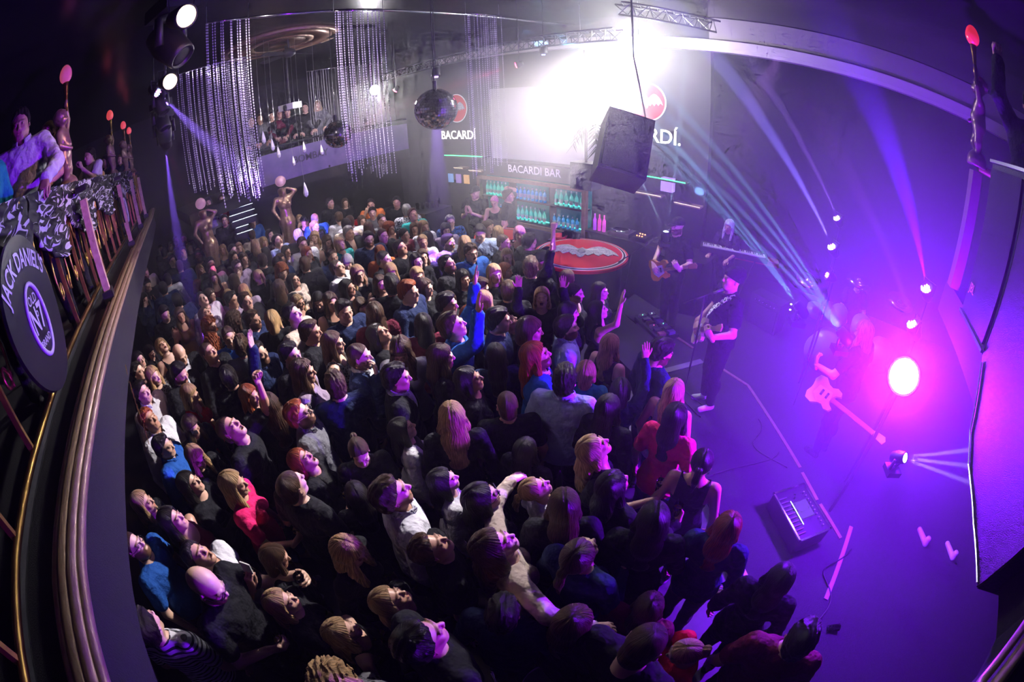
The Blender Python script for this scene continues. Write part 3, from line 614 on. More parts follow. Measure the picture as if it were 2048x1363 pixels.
def cherub(x,y,z,label,sc,yaw,lit,bulbm=None,pm=None):
    t=thing('cherub_statue',label,'statue',(x,y,z));t.rotation_euler=(0,0,yaw);t.scale=(sc,sc,sc)
    geo('figure',CV,CQ,pm or PUTTO,t)
    def loc(b_,nm,m,p): o=b_.build(nm,m,None,True);o.parent=p;return o
    b=MB();b.lathe([(.012,.70),(.020,.76),(.016,.80),(.026,.92),(.034,.97),(.030,.985)],(-.075,.035,0),14);tr=loc(b,'torch',BRASS,t)
    b=MB();b.lathe([(.022,.98)]+[(.068*math.sin(a)*(1+.12*math.cos(a)),1.062-.092*math.cos(a)) for a in np.linspace(.3,PI-.01,12)],(-.075,.035,0),20);loc(b,'lamp_globe',bulbm or BULB,tr)
for i,(x,nm) in enumerate(((-4.25,'nearest of the left balcony cherubs, behind the first round black sign'),(-7.35,'second cherub along the left balcony'),(-9.3,'third cherub along the left balcony'),(-10.7,'farthest small cherub of the left balcony'))):
    rd=('pink-lit','red-lit','red-lit','red-lit')[i]
    cherub(x,rim(x)-.30,3.86,'bronze cherub torch statue, '+nm,1.0 if i==0 else .92,-.35 if i==0 else -.5,1,mat('pink_bulb',(.70,.30,.34),.25,emit=(1,.15,.25),es=.30) if i==0 else None)
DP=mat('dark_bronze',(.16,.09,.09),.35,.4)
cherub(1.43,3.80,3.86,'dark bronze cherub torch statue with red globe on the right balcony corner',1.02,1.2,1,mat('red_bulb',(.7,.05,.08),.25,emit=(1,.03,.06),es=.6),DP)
# pilasters under the statues
for i,x in enumerate((-3.9,-6.3,-8.0,-9.6)):
    y=rim(x)-.10;t=thing('pilaster','pink stone pilaster, %s from the near end of the left balcony'%(('first','second','third','fourth')[i]),'pilaster',(x,y,2.82))
    MB().box((x,y,3.30),(.12,.06,.80)).build('shaft',STONE,t);MB().box((x,y,2.87),(.18,.10,.10)).build('foot',BLACK,t);MB().box((x,y,3.79),(.19,.10,.05)).build('cap',BLACK,t)
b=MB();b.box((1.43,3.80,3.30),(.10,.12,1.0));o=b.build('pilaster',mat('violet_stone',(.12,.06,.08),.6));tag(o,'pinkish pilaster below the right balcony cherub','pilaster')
# round black signs
LETTER=mat('sign_print',(.62,.60,.72),.5)
def roundsign(x,z,r,label):
    y=rim(x)-.10; x_=(1,(rim(x+.1)-rim(x-.1))/.2,0); x_=nrm(x_)*-1; up=(0,0,1); nz=np.cross(x_,up); o=np.array((x,y,z))
    x_=-x_ if nz[1]<0 else x_; nz=np.cross(x_,up)
    t=thing('round_sign',label,'sign',o)
    b=MB();P=[(r*math.cos(a),r*math.sin(a)) for a in np.linspace(0,2*PI,49)[:-1]];b.plate(P,o,x_,up,.02);b.build('board',mat('sign_black',(.012,.010,.018),.28),t)
    o2=o+nz*.003; b=MB(); text(b,"JACK DANIEL'S",o2+np.array((0,0,-.62*r)),x_,up,.33*r,.02,.82,arc=r*1.30,depth=.05); b.build('arched_lettering',LETTER,t)
    b=MB();c=o2+np.array((0,0,-.10*r));b.tube([c+np.array(x_)*(.34*r*math.cos(a))+np.array((0,0,.46*r*math.sin(a))) for a in np.linspace(0,2*PI,41)[:-1]],.012*r/.36,6,closed=True);b.build('oval_ring',LETTER,t,True)
    b=MB();text(b,'OLD',c+np.array((0,0,.26*r)),x_,up,.17*r,.015,1,depth=.05);text(b,'N',c-np.array(x_)*.12*r,x_,up,.44*r,.02,.8,depth=.05);text(b,'7',c+np.array(x_)*.15*r+np.array((0,0,-.0)),x_,up,.46*r,.02,.9,depth=.05);text(b,'o',c+np.array(x_)*.03*r+np.array((0,0,.08*r)),x_,up,.17*r,.01,1,depth=.05);text(b,'BRAND',c+np.array((0,0,-.29*r)),x_,up,.13*r,.015,1,depth=.05);b.build('number_lettering',LETTER,t)
roundsign(-2.18,3.33,.37,'large round black sign with white lettering and oval number emblem on near balcony railing')
roundsign(-6.55,3.36,.36,'second round black sign, far along the left balcony railing')
# black and white draped banners on the rail
BAN=bpy.data.materials.new('banner_print');BAN.use_nodes=True;_t=BAN.node_tree;_b=_t.nodes['Principled BSDF'];_n=_t.nodes.new('ShaderNodeTexMagic');_n.turbulence_depth=3;_n.inputs['Scale'].default_value=3.6;_n.inputs['Distortion'].default_value=2.2;_c=_t.nodes.new('ShaderNodeTexCoord');_t.links.new(_c.outputs['Object'],_n.inputs['Vector']);_r=_t.nodes.new('ShaderNodeValToRGB');_r.color_ramp.interpolation='CONSTANT';_r.color_ramp.elements[0].color=(.010,.009,.014,1);_r.color_ramp.elements[1].position=.66;_r.color_ramp.elements[1].color=(.55,.54,.62,1);_t.links.new(_n.outputs['Fac'],_r.inputs[0]);_t.links.new(_r.outputs[0],_b.inputs['Base Color']);_b.inputs['Roughness'].default_value=.6
edges=[-1.0,-1.9,-2.75,-3.6,-4.9,-6.2,-7.8,-9.4]
for i in range(len(edges)-1):
    a,c=edges[i],edges[i+1];G=[]
    for u in np.linspace(0,1,22):
        x=a+(c-a)*u;row=[];sag=.20+.24*math.sin(PI*u)**.7
        for v in np.linspace(0,1,16):
            z=3.885-v*sag-.05*math.sin(PI*u)*v;fold=.030*math.sin(v*26+7*abs(u-.5))*math.sin(PI*u)+.02*math.sin(u*40+v*6)
            row.append((x,RAILY(x)+.05+fold+.05*math.sin(PI*u)*v,z))
        for v in np.linspace(1,0,16):
            z=3.885-v*sag-.05*math.sin(PI*u)*v;fold=.030*math.sin(v*26+7*abs(u-.5))*math.sin(PI*u)+.02*math.sin(u*40+v*6)
            row.append((x,RAILY(x)+.035+fold+.05*math.sin(PI*u)*v,z))
        G.append(row)
    b=MB();b.sheet(G);o=b.build('draped_banner',BAN,None,True);tag(o,'black banner with white print draped on the balcony handrail, '+('nearest','second','third','fourth','fifth','sixth','farthest')[i]+' swag','banner','banners draped on the left balcony rail')
# gilt script on the wall under the balcony
b=MB();p=atd(256,790,3.4)
text(b,'Venus Club',(0,0,0),(1,0,0),(0,1,0),.2,.0)
b=MB();c=atd(262,775,3.35);text(b,'Venus Club',c,(-.82,-.0,.30),(-.30,-.25,-.75),.20,.0,1,depth=.3);o=b.build('wall_script',GOLD);tag(o,'gilt handwritten lettering low beside the crowd under the left balcony','lettering')
# ---------------- hanging strand curtains ----------------
CRYS=mat('crystal_beads',(.92,.90,.95),.22,.25)
def curtain(tl,tr,bl,br,n,z,label,rag=.12):
    A,B=atz(*tl,z),atz(*tr,z);t=thing('strand_curtain',label,'strand curtain',(A+B)/2,'hanging crystal strand curtains')
    b=MB();b.cyl(A,B,.014,n=6);b.build('hanging_bar',CHROME,t,True)
    for q in(A,B): MB().cyl(q,(q[0],q[1],5.3),.004,n=4).build('hanging_wire',STEEL,t)
    V=[];F=[];hd=lambda P:math.hypot(P[0],P[1]);zl=athd(*bl,hd(A))[2];zr=athd(*br,hd(B))[2]
    for i in range(n):
        u=(i+random.uniform(-.3,.3))/(n-1);p=A+(B-A)*u;off=random.uniform(-.04,.04);zb=zl+(zr-zl)*u+random.uniform(-rag,rag);L=z-zb;m=max(4,int(L/.034));x0,y0=p[0],p[1]+off
        sw=random.uniform(-.02,.02)
        for k in range(m):
            zc=z-(k+.5)*L/m;r=.0085;q=len(V);xx=x0+sw*(k/m)**2
            V+= [(xx,y0,zc+.016),(xx+r,y0,zc),(xx,y0+r,zc),(xx-r,y0,zc),(xx,y0-r,zc),(xx,y0,zc-.016)]
            F+= [(q,q+1,q+2),(q,q+2,q+3),(q,q+3,q+4),(q,q+4,q+1),(q+5,q+2,q+1),(q+5,q+3,q+2),(q+5,q+4,q+3),(q+5,q+1,q+4)]
    o=geo('crystal_strands',np.array(V),np.array(F),CRYS,None);o.data.polygons.foreach_set('use_smooth',[False]*len(F));o.parent=t;o.matrix_parent_inverse=Matrix.Translation([-c for c in t.location]);o['kind']='stuff'
curtain((357,148),(495,112),(385,372),(508,388),36,5.0,'wide crystal strand curtain farthest left beside the lamp column')
curtain((413,46),(497,36),(452,398),(528,390),15,5.1,'narrow crystal strand curtain hanging in front of the leftmost wide one')
curtain((613,143),(757,127),(629,322),(783,350),36,5.0,'wide crystal strand curtain behind the small mirror ball')
curtain((667,22),(765,20),(692,350),(779,340),18,5.1,'tall sparse crystal strand curtain between fan and large mirror ball')
curtain((931,27),(998,31),(948,343),(1012,330),18,5.1,'crystal strand curtain right of the large mirror ball in front of the screen')
# crystal drops
for i,(px,py,D) in enumerate(((545,290,7.2),(557,305,7.5),(608,295,7.6),(611,380,8.0),(587,322,8.5),(527,275,7),(643,300,8))):
    p=atd(px,py,D);t=thing('crystal_drop','faceted glass drop pendant, %s'%(('left of the violet balcony panel','nearest the violet panel corner','left of the small mirror ball','lowest one above the bar tables','below the violet panel lettering','highest one near far guests','nearest the small mirror ball')[i]),'pendant',p,'faceted crystal drop pendants')
    s=1.1 if i==3 else .8
    b=MB();b.lathe([(.003,.13*s),(.02*s,.08*s),(.045*s,-.04*s),(.035*s,-.09*s),(.004,-.12*s)],p,7);b.build('drop',CRYS,t)
    b=MB();b.cyl(p+(0,0,.12*s),(p[0],p[1],5.3),.002,n=4);b.build('wire',STEEL,t)
# mirror balls
def ball(px,py,D,r,label,ztop=5.3):
    p=atd(px,py,D);t=thing('mirror_ball',label,'mirror ball',p);b=MB();n,m=52,26
    for j in range(m):
        a0,a1=PI*j/m,PI*(j+1)/m;k=max(4,int(n*math.sin((a0+a1)/2)))
        for i in range(k):
            b0,b1=2*PI*i/k,2*PI*(i+.93)/k;a1_=a0+(a1-a0)*.93;V=[];jt=(random.uniform(-1,1)*.012,random.uniform(-1,1)*.012,random.uniform(-1,1)*.012)
            ctr=np.array((math.sin((a0+a1)/2)*math.cos((b0+b1)/2),math.sin((a0+a1)/2)*math.sin((b0+b1)/2),math.cos((a0+a1)/2)))
            for (aa,bb_) in((a0,b0),(a0,b1),(a1_,b1),(a1_,b0)):
                v=np.array((math.sin(aa)*math.cos(bb_),math.sin(aa)*math.sin(bb_),math.cos(aa)));V.append(p+v*r*(1+.003)+np.cross(v-ctr,jt)*r*2)
            b.add(V,[(3,2,1,0)])
    MB().lathe([(max(.002,r*.985*math.sin(a)),-r*.985*math.cos(a)) for a in np.linspace(.01,PI-.01,20)],p,32).build('core',BLACK,t,True)
    b.build('mirror_tiles',mat('mirror_tile',(.42,.42,.46),.09,1),t)
    b=MB();b.cyl(p+(0,0,r),p+(0,0,r+.10),.03,n=8);b.cyl(p+(0,0,r+.1),(p[0],p[1],ztop),.006,n=5);b.build('hanger',DARK,t)
ball(872,218,5.5,.262,'large mirror ball with glints hanging in front of the bar wall')
ball(675,268,7.4,.232,'small mirror ball hanging in front of the strand curtain')
# ceiling fan and projector
p=atz(577,100,5.05);t=thing('ceiling_fan','dark ceiling fan with broad blades under the round medallion','ceiling fan',p)
b=MB();b.cyl(p+(0,0,.3),p,.02,n=8);b.lathe([(.07,.02),(.12,-.03),(.12,-.09),(.05,-.13)],p,16);b.build('motor',DARK,t,True)
for k in range(4):
    a=k*PI/2+.5;b=MB();x=(math.cos(a),math.sin(a),0);y=(-math.sin(a),math.cos(a),.25);b.plate([(.10,-.03),(.25,-.07),(.62,-.08),(.66,0),(.62,.07),(.25,.06),(.10,.03)],p+(0,0,-.06),x,y,.008);b.build('blade',DARK,t)
q=atd(580,213,8.2);t=thing('projector','white projector on a black pole hanging below the ceiling fan','projector',q)
b=MB();b.box(q,(.34,.26,.11),rz=.5);b.build('casing',WHITEM,t);b=MB();b.lathe([(.05,0),(.055,.04),(.03,.045)],q+(.10,-.12,-.01),14,R=rotm((1,0,0),PI/2));b.build('lens',BLACK,t)
b=MB();b.cyl(q+(0,0,.05),(q[0],q[1],5.3),.022,n=8);b.build('pole',DARK,t)
# ---------------- rig: trusses and lamps ----------------
def truss(a,b_,label,w_=.22):
    t=thing('lighting_truss',label,'truss',(np.array(a)+b_)/2);a=np.array(a,float);b_=np.array(b_,float);d=nrm(b_-a);s=nrm(np.cross(d,(0,0,1)))*w_/2;u=np.array((0,0,w_*.8))
    ch=[a+s,a-s,a-u],[b_+s,b_-s,b_-u]
    for i in range(3): MB().cyl(ch[0][i],ch[1][i],.017,n=6).build('chord',GREY,t,True)
    n=int(np.linalg.norm(b_-a)/.25);b=MB()
    for i in range(3):
        j=(i+1)%3
        for k in range(n):
            p0=ch[0][i]+(ch[1][i]-ch[0][i])*k/n;p1=ch[0][j]+(ch[1][j]-ch[0][j])*(k+.5)/n;p2=ch[0][i]+(ch[1][i]-ch[0][i])*(k+1)/n;b.cyl(p0,p1,.008,n=4,cap=False);b.cyl(p1,p2,.008,n=4,cap=False)
    b.build('lattice_braces',GREY,t)
truss(atz(1236,6,5.1),atz(1432,44,5.1),'short lattice truss under the ceiling above the blinding white light')
truss(atz(762,152,4.75),atz(1235,58,4.75),'long lattice truss running in front of the bar wall towards the white light')
def frame(d):
    d=nrm(d);x=nrm(np.cross((0,0,1),d) if abs(d[2])<.95 else (1,0,0));return np.array([x,np.cross(d,x),d]).T
def par(px,py,D,r,aim,label,em_,kind='par_can',body=None,L=2.2,hang=True,nled=0,name='spotlight'):
    p=atd(px,py,D);d=nrm(np.array(aim)-p);R=frame(d);t=thing(name,label,'spotlight',p)
    b=MB();b.lathe([(r*.55,-r*L),(r*.85,-r*L*.8),(r*1.12,-r*.5),(r*1.12,r*.12),(r*1.02,r*.12),(r*.98,-r*.05)],p,22,R=R);b.build('housing',body or BLACK,t,True)
    if nled:
        for k in range(nled):
            if k==0: q=(0,0)
            elif k<7: a=k*PI/3;q=(r*.40*math.cos(a),r*.40*math.sin(a))
            else: a=k*PI/6;q=(r*.80*math.cos(a),r*.80*math.sin(a))
            c=p+R@np.array([q[0],q[1],r*.06]);b=MB();b.lathe([(r*.14,-.01),(r*.14,.012),(r*.07,.02)],c,8,R=R);b.build('led_lens',em_ if k%3 or nled<9 else EM2,t,True)
    else:
        b=MB();b.lathe([(r*.99,-.004),(r*.94,.012),(r*.4,.02)],p,22,R=R);b.build('lens',em_,t,True)
    b=MB();x=R[:,0];P=[p+x*r*1.2-d*r*.8,p+x*r*1.35-d*r*.8+np.array((0,0,r*1.7)),p-x*r*1.35-d*r*.8+np.array((0,0,r*1.7)),p-x*r*1.2-d*r*.8];b.tube(P,r*.08,4)
    if hang: b.cyl(p-d*r*.8+np.array((0,0,r*1.7)),p-d*r*.8+np.array((0,0,r*1.7+.25)),r*.10,n=6)
    b.build('yoke',DARK,t)
    if hang and p[2]<5.2: MB().cyl(p-d*r*.8+np.array((0,0,r*1.7+.2)),((p-d*r*.8)[0],(p-d*r*.8)[1],5.3),r*.14,n=6).build('hanging_pipe',DARK,t)
    if not hang: MB().cyl(p-d*r*1.6,((p-d*r*1.6)[0],(p-d*r*1.6)[1],.15),r*.22,n=6).build('stand',DARK,t)
    return t
EM2=em('led_pink',(1,.2,.75),8)
WARM=em('warm_lamp',(1,.80,.52),3.2)
par(372,32,3.3,.085,(-.6,1.6,3.9),'round warm white lamp, upper and larger of two on the left rig',WARM,L=2.6)
par(340,163,4.3,.075,(-.6,1.4,3.7),'round warm white lamp, lower of two on the left rig',WARM,L=3)
par(315,183,5.0,.06,(-3,3.5,1.5),'small multicoloured lens cluster lamp below the warm lamps',em('led_blue',(.3,.35,1),8),nled=13)
def moving(px,py,D,aim,label,em_=None,s=1.0,stand=False):
    p=atd(px,py,D);d=nrm(np.array(aim)-p);R=frame(d);t=thing('moving_head_light',label,'moving head light',p);r=.085*s
    b=MB();b.lathe([(r*.3,-r*2.0),(r*.9,-r*1.6),(r*1.15,-r*.4),(r*1.0,r*.9),(r*.92,r*1.2),(r*.80,r*1.2),(r*.78,r*1.05)],p,18,R=R,sx=1.05,sy=.9);b.build('head',BLACK,t,True)
    b=MB();b.lathe([(r*.78,r*1.04),(r*.5,r*1.10),(r*.1,r*1.12)],p,18,R=R);b.build('lens',em_ or BLACK,t,True)
    x=R[:,0];zz=-1 if stand else 1;b=MB()
    for s_ in(-1,1): b.tube([p+x*s_*r*1.45,p+x*s_*r*1.5+np.array((0,0,zz*r*1.6)),p+np.array((0,0,zz*r*2.1))],r*.28,6)
    b.build('arm',BLACK,t,True);b=MB();b.box(p+(0,0,zz*r*2.6),(r*2.8,r*2.4,r*.9),rz=.4);b.build('base',BLACK,t);return t
moving(343,95,4.1,(-2,3,1),'large black unlit moving head between the two warm lamps',None,1.75)
moving(322,212,5.2,(-4,1.5,1),'black moving head hanging below the lens cluster lamp')
moving(325,245,5.4,(-4,1.2,1),'black moving head, middle of the left hanging column')
moving(329,268,5.5,atz(400,600,1.6),'moving head with pink bar light at the bottom of the left column',em('mag',(1,.08,.5),9))
moving(332,285,5.6,atz(430,520,1.6),'lowest moving head with magenta lens on the left column',em('mag2',(1,.08,.55),9),.8)
b=MB();a0=atd(345,60,4.2);b.cyl((a0[0],a0[1],5.3),atd(330,290,5.6)+(0,0,.1),.02,n=6);o=b.build('lamp_bar',DARK);tag(o,'dark hanging bar that carries the left column of lamps','bar')
HOT=em('white_hot',(1,.98,.96),60); HOT2=em('white_hot_2',(1,.96,1),40); PHOT=em('purple_hot',(.62,.42,1),9)
def flood(px,py,D,r,label,m,aim=(0,0,CAMH)):
    p=atd(px,py,D);R=frame(np.array(aim)-p);t=thing('blinder_light',label,'stage light',p)
    b=MB();b.lathe([(r*.5,-r*1.1),(r*1.0,-r*.7),(r*1.15,-.02),(r*1.15,.02),(r,.02),(r*.97,0)],p,26,R=R);b.build('housing',BLACK,t,True);b=MB();b.lathe([(r*.97,.0),(r*.7,.02),(r*.1,.03)],p,26,R=R);b.build('lens',m,t,True)
    b=MB();b.cyl(p-R[:,2]*r*.8,(p-R[:,2]*r*.8)*np.array((1,1,0))+np.array((0,0,5.3 if p[2]>3.5 else .15)),.02,n=6);b.build('pole',DARK,t)
flood(1275,92,7.3,.16,'blinding white stage light hanging over the bar wall',HOT)
flood(750,180,9.1,.10,'smaller white light shining behind the strand curtain',HOT2)
flood(1808,752,4.08,.155,'blinding purple and white flood light on the right of the stage',PHOT)
RE=em('red_lens',(1,.06,.16),14)
par(1033,130,7.0,.05,atd(700,260,7.5),'small red spotlight on the truss right of the strand curtain',RE)
par(790,181,9.0,.05,atd(700,300,9),'small red spotlight right of the smaller white light',RE)
par(1087,108,7.2,.06,atd(1080,230,7.3),'small lens cluster lamp with blue and pink dots above the screen',em('led_b',(.25,.3,1),7),nled=7)
par(872,152,6.3,.06,atd(880,470,6.5),'small lens cluster lamp just above the large mirror ball',em('led_c',(.45,.2,1),9),nled=7)
LW=em('led_white_violet',(.75,.65,1),12)
for (a,b_,D,tx,ty,tD,lb) in ((1665,493,6.0,1385,60,5.0,'round lens cluster lamp casting the blue beam, left of the keyboard wall'),(1675,436,6.5,1440,40,5.5,'highest lens cluster lamp on the stage wall with thin violet beam'),(1853,576,5.0,1590,-60,3.6,'large lens cluster lamp casting the widest purple beam'),(1826,648,4.6,1640,250,4.0,'lens cluster lamp just above the purple flood light')):
    par(a,b_,D,.075 if D<6.2 else .065,atd(tx,ty,tD),lb,LW,nled=13,hang=False)
par(1655,550,5.5,.06,atd(1340,395,5),'pink lens lamp on the stage wall above the drum kit',em('led_p',(1,.35,.9),6),nled=7,hang=False)
CY=em('cyan_lens',(.6,.95,1),14)
moving(1601,617,5.0,atd(1400,360,5.6),'moving head with pale cyan fan of beams beside three small dots',CY,.75,True)
moving(1688,671,4.4,atd(1450,400,5.4),'moving head on the kick drum side with wide cyan fan of beams',CY,.7,True)
moving(1800,914,3.6,atd(1930,925,3.3),'moving head low on the right casting a white violet fan',em('vio_lens',(.85,.75,1),30),.6,True)
moving(1332,470,6.4,atd(1330,390,6.2),'small moving head behind the guitarist with dotted cyan fan',CY,.6,True)
for (a,b_) in((1582,609),(1580,620),(1590,632)): 
    p=atd(a,b_,5);o=MB().lathe([(.008,0),(.012,.008),(.004,.014)],p,8).build('indicator_light',em('dot',(.9,.95,1),8) if 'dot' not in bpy.data.materials else bpy.data.materials['dot']);tag(o,'tiny white indicator light beside the cyan moving head','indicator light','tiny indicator lights')
# bar of lamps near the right of screen
p0,p1=aty(1165,228,6.2),aty(1280,206,6.2);t=thing('light_bar','slim pale light bar slanting across the right round logo','light bar',(p0+p1)/2);MB().cyl(p0,p1,.03,n=8).build('tube',WHITEM,t)
for q in(p0,p1): MB().cyl(q,(q[0],q[1],5.3),.004,n=4).build('hanging_wire',STEEL,t)
if 0: tag(o,'slim pale light bar slanting across the right round logo','light bar')
p=atd(1548/1*0+1545,91,7.6);t=thing('security_camera','small white security camera on the cornice right of the white light','camera',p)
b=MB();b.lathe([(.03,-.05),(.045,0),(.04,.05),(.01,.06)],p,12,R=frame((-.5,-1,-.4)));b.build('camera_body',WHITEM,t,True)
# ---------------- bar wall ----------------
Y=7.4
t=thing('bar_screen','large pale projection screen above the bar shelves','screen',(-5.5,7.35,3.1))
b=MB();b.box((-5.42,7.37,3.10),(2.75,.03,1.62));b.build('screen_surface',SCREEN,t);b=MB()
for (c,d) in(((-5.42,7.36,3.93),(2.85,.05,.05)),((-5.42,7.36,2.27),(2.85,.05,.05)),((-6.82,7.36,3.1),(.05,.05,1.7)),((-4.02,7.36,3.1),(.05,.05,1.7))): b.box(c,d)
b.build('frame',DARK,t)
t=thing('bar_sign','dark header board with pale capital lettering above the bottle shelves','sign',(-5.6,7.3,2.1))
b=MB();b.box((-5.62,7.30,2.07),(2.75,.12,.32));b.build('board',DARK,t);b=MB();text(b,'BACARDI BAR',(-5.58,7.235,2.10),(1,0,0),(0,0,1),.235,.012,.92,depth=.3);b.build('lettering',WPRINT,t)
TEAL=em('teal_strip',(.05,1,.80),3.0)
t=thing('bottle_cabinet','gilt framed back bar cabinet with teal lit shelves of bottles','cabinet',(-5.64,7.3,.9))
b=MB()
for (c,d) in(((-5.64,7.12,1.87),(2.80,.10,.07)),((-5.64,7.12,.92),(2.80,.10,.08)),((-7.02,7.12,1.4),(.09,.10,.98)),((-4.27,7.12,1.4),(.09,.10,.98))): b.box(c,d)
b.build('frame',MOLD,t)
MB().box((-5.64,7.37,1.4),(2.75,.03,.95)).build('back_panel',mat('teal_glow_panel',(.03,.22,.22),.25,emit=(.0,.45,.42),es=.08),t)  # panel emits faint teal, standing in for the light of the strips
MB().box((-5.64,7.25,1.44),(2.72,.24,.025)).build('shelf',BLACK,t);MB().box((-5.64,7.25,.97),(2.72,.24,.025)).build('shelf',BLACK,t)
for z,xa,xb in((1.465,-6.95,-6.15),(1.465,-5.05,-4.35),(.99,-6.95,-4.35)): MB().box(((xa+xb)/2,7.33,z+.005),(xb-xa,.03,.012)).build('light_strip',TEAL,t)
for x in(-6.15,-5.1): MB().box((x,7.25,1.4),(.02,.24,.9)).build('divider',BLACK,t)
MB().box((-5.7,7.2,.45),(3.0,.4,.88)).build('counter_front',mat('violet_counter',(.06,.04,.12),.4),t)
BOT=[mat('clear_bottle',(.55,.85,.80),.1,trans=.6,emit=(.05,.75,.62),es=.25),mat('blue_bottle',(.20,.55,.85),.1,trans=.5,emit=(.05,.35,.75),es=.3)]  # bottles emit faintly, shelf light put into their glass
LBL=mat('bottle_label',(.62,.66,.66),.6);CAPM=mat('bottle_cap',(.7,.75,.75),.3)
proto={}
def bottle(x,z,kind,row,i):
    t=thing('bottle','clear bottle with pale label' if kind==0 else 'blue square-shouldered bottle','bottle',(x,7.22,z),row);t['label']=('clear' if kind==0 else 'blue')+' bottle on the '+row.split(' bottles ')[0]+' row, '+row.split(' bottles ')[1]
    if kind not in proto:
        b1=MB();b1.lathe([(.036,0),(.038,.01),(.038,.19),(.030,.215),(.014,.245),(.013,.30),(.015,.302)] if kind==0 else [(.042,0),(.042,.18),(.036,.20),(.012,.215),(.012,.25)],(0,0,0),12 if kind==0 else 4)
        b2=MB();b2.lathe([(.0395,.05),(.0395,.13)],(0,0,0),12);b3=MB();b3.lathe([(.015,.285),(.015,.325)] if kind==0 else [(.015,.24),(.015,.27)],(0,0,0),8)
        os_=[b1.build('glass_body',BOT[kind],None,True),b2.build('label',LBL,None),b3.build('cap',CAPM,None)]
        proto[kind]=[o.data for o in os_];[bpy.data.objects.remove(o) for o in os_]
    for nm,me in zip(('glass_body','label','cap'),proto[kind]): o=bpy.data.objects.new(nm,me);C.objects.link(o);o.parent=t
for x0,n,dx,z,k,row in((-6.88,7,.11,1.455,0,'upper left bottles under the header board'),(-6.02,8,.105,1.455,1,'upper middle bottles under the header board'),(-5.0,6,.12,1.455,0,'upper right bottles under the header board'),(-6.5,3,.09,.985,1,'lower left bottles beside the staff'),(-6.0,7,.115,.985,0,'lower middle bottles on the bottom shelf'),(-5.05,6,.11,.985,1,'lower right bottles beside the counter')):
    for i in range(n): bottle(x0+dx*i,z,k,row,i)
# projected logos and lettering, their light modelled as wall discs and glowing letters
def bat(b,o,x,y,s,th=.012):
    half=[(0,.30),(.05,.22),(.10,.20),(.22,.34),(.36,.44),(.50,.40),(.66,.26),(.80,.05),(.86,-.12),(.72,-.03),(.62,-.16),(.50,-.04),(.40,-.20),(.28,-.06),(.18,-.22),(.10,-.16),(.06,-.30),(0,-.36)]
    P=[(a*s,c*s) for a,c in half]+[(-a*s,c*s) for a,c in half[-2:0:-1]];b.plate(P,o,x,y,th)
def logo(x,z,r,label):
    t=thing('round_logo',label,'logo',(x,7.38,z));circ=lambda q:[(q*math.cos(a),q*math.sin(a)) for a in np.linspace(0,2*PI,41)[:-1]]
    MB().plate(circ(r),(x,7.376,z),(1,0,0),(0,0,1),.012).build('white_ring',WPRINT,t);MB().plate(circ(r*.93),(x,7.368,z),(1,0,0),(0,0,1),.02).build('red_disc',REDM,t)
    b=MB();bat(b,(x,7.358,z),(1,0,0),(0,0,1),r*.98);b.build('bat_emblem',BATM,t)
GLOW=em('lit_letters',(1,.98,.95),1.6)
logo(-7.90,3.50,.36,'red round bat logo half hidden behind the large mirror ball');logo(-3.15,3.66,.36,'red round bat logo on the right of the bar wall under the glare')
b=MB();text(b,'BACARDÍ',(-7.90,7.37,2.82),(1,0,0),(0,0,1),.30,.012,.95,depth=.6);o=b.build('wall_lettering',GLOW);tag(o,'glowing white capital lettering below the left bat logo','lettering')
b=MB();text(b,'BACARDÍ.',(-3.25,7.37,3.04),(1,0,0),(0,0,1),.36,.014,.95,depth=.6);o=b.build('wall_lettering',GLOW);tag(o,'glowing white capital lettering below the right bat logo, partly hidden','lettering')
GRN=em('green_strip',(.05,1,.25),4)
for x0,x1,z,lb in((-8.15,-6.9,2.35,'green light strip above the side shelves left of the bottle cabinet'),(-3.3,-2.3,2.33,'green light strip on the shelf right of the hanging speaker')):
    t=thing('lit_shelf',lb,'shelf',((x0+x1)/2,7.2,z));MB().box(((x0+x1)/2,7.28,z-.03),(x1-x0,.24,.03)).build('board',BLACK,t);MB().cyl((x0,7.12,z),(x1,7.12,z),.010,n=6).build('light_strip',GRN,t,True)
WL=em('warm_shelf',(1,.85,.65),1.3)
for i,(x0,x1,z) in enumerate(((-7.9,-7.6,2.02),(-7.4,-7.0,1.98),(-3.35,-2.75,1.98),(-2.5,-2.02,1.93))):
    t=thing('lit_shelf','short dim lit shelf, %s'%(('left of the staff in cap','nearest the cabinet left edge','under the hanging speaker','right of the purple lamp box')[i]),'shelf',((x0+x1)/2,7.25,z));MB().box(((x0+x1)/2,7.29,z),(x1-x0,.22,.03)).build('board',MOLD,t);MB().box(((x0+x1)/2,7.16,z+.02),(x1-x0,.01,.012)).build('light_strip',WL,t)
MB_=MB();MB_.box((-2.66,7.25,2.22),(.22,.14,.24));o=MB_.build('lamp_box',em('violet_box',(.38,.22,1),1.5));tag(o,'violet glowing lamp box on the wall above the dj desk','lamp')
for i in range(3):
    MB_=MB();MB_.box((-8.25+.28*i,7.36,1.72),(.17,.03,.22));o=MB_.build('small_screen',em('fridge_glow_%d'%i,((.25,.45,.9),(.4,.25,.7),(.9,.5,.2))[i],.7));tag(o,'small %s lit panel on the wall left of the bottle cabinet'%(('blue','violet','amber')[i]),'panel')
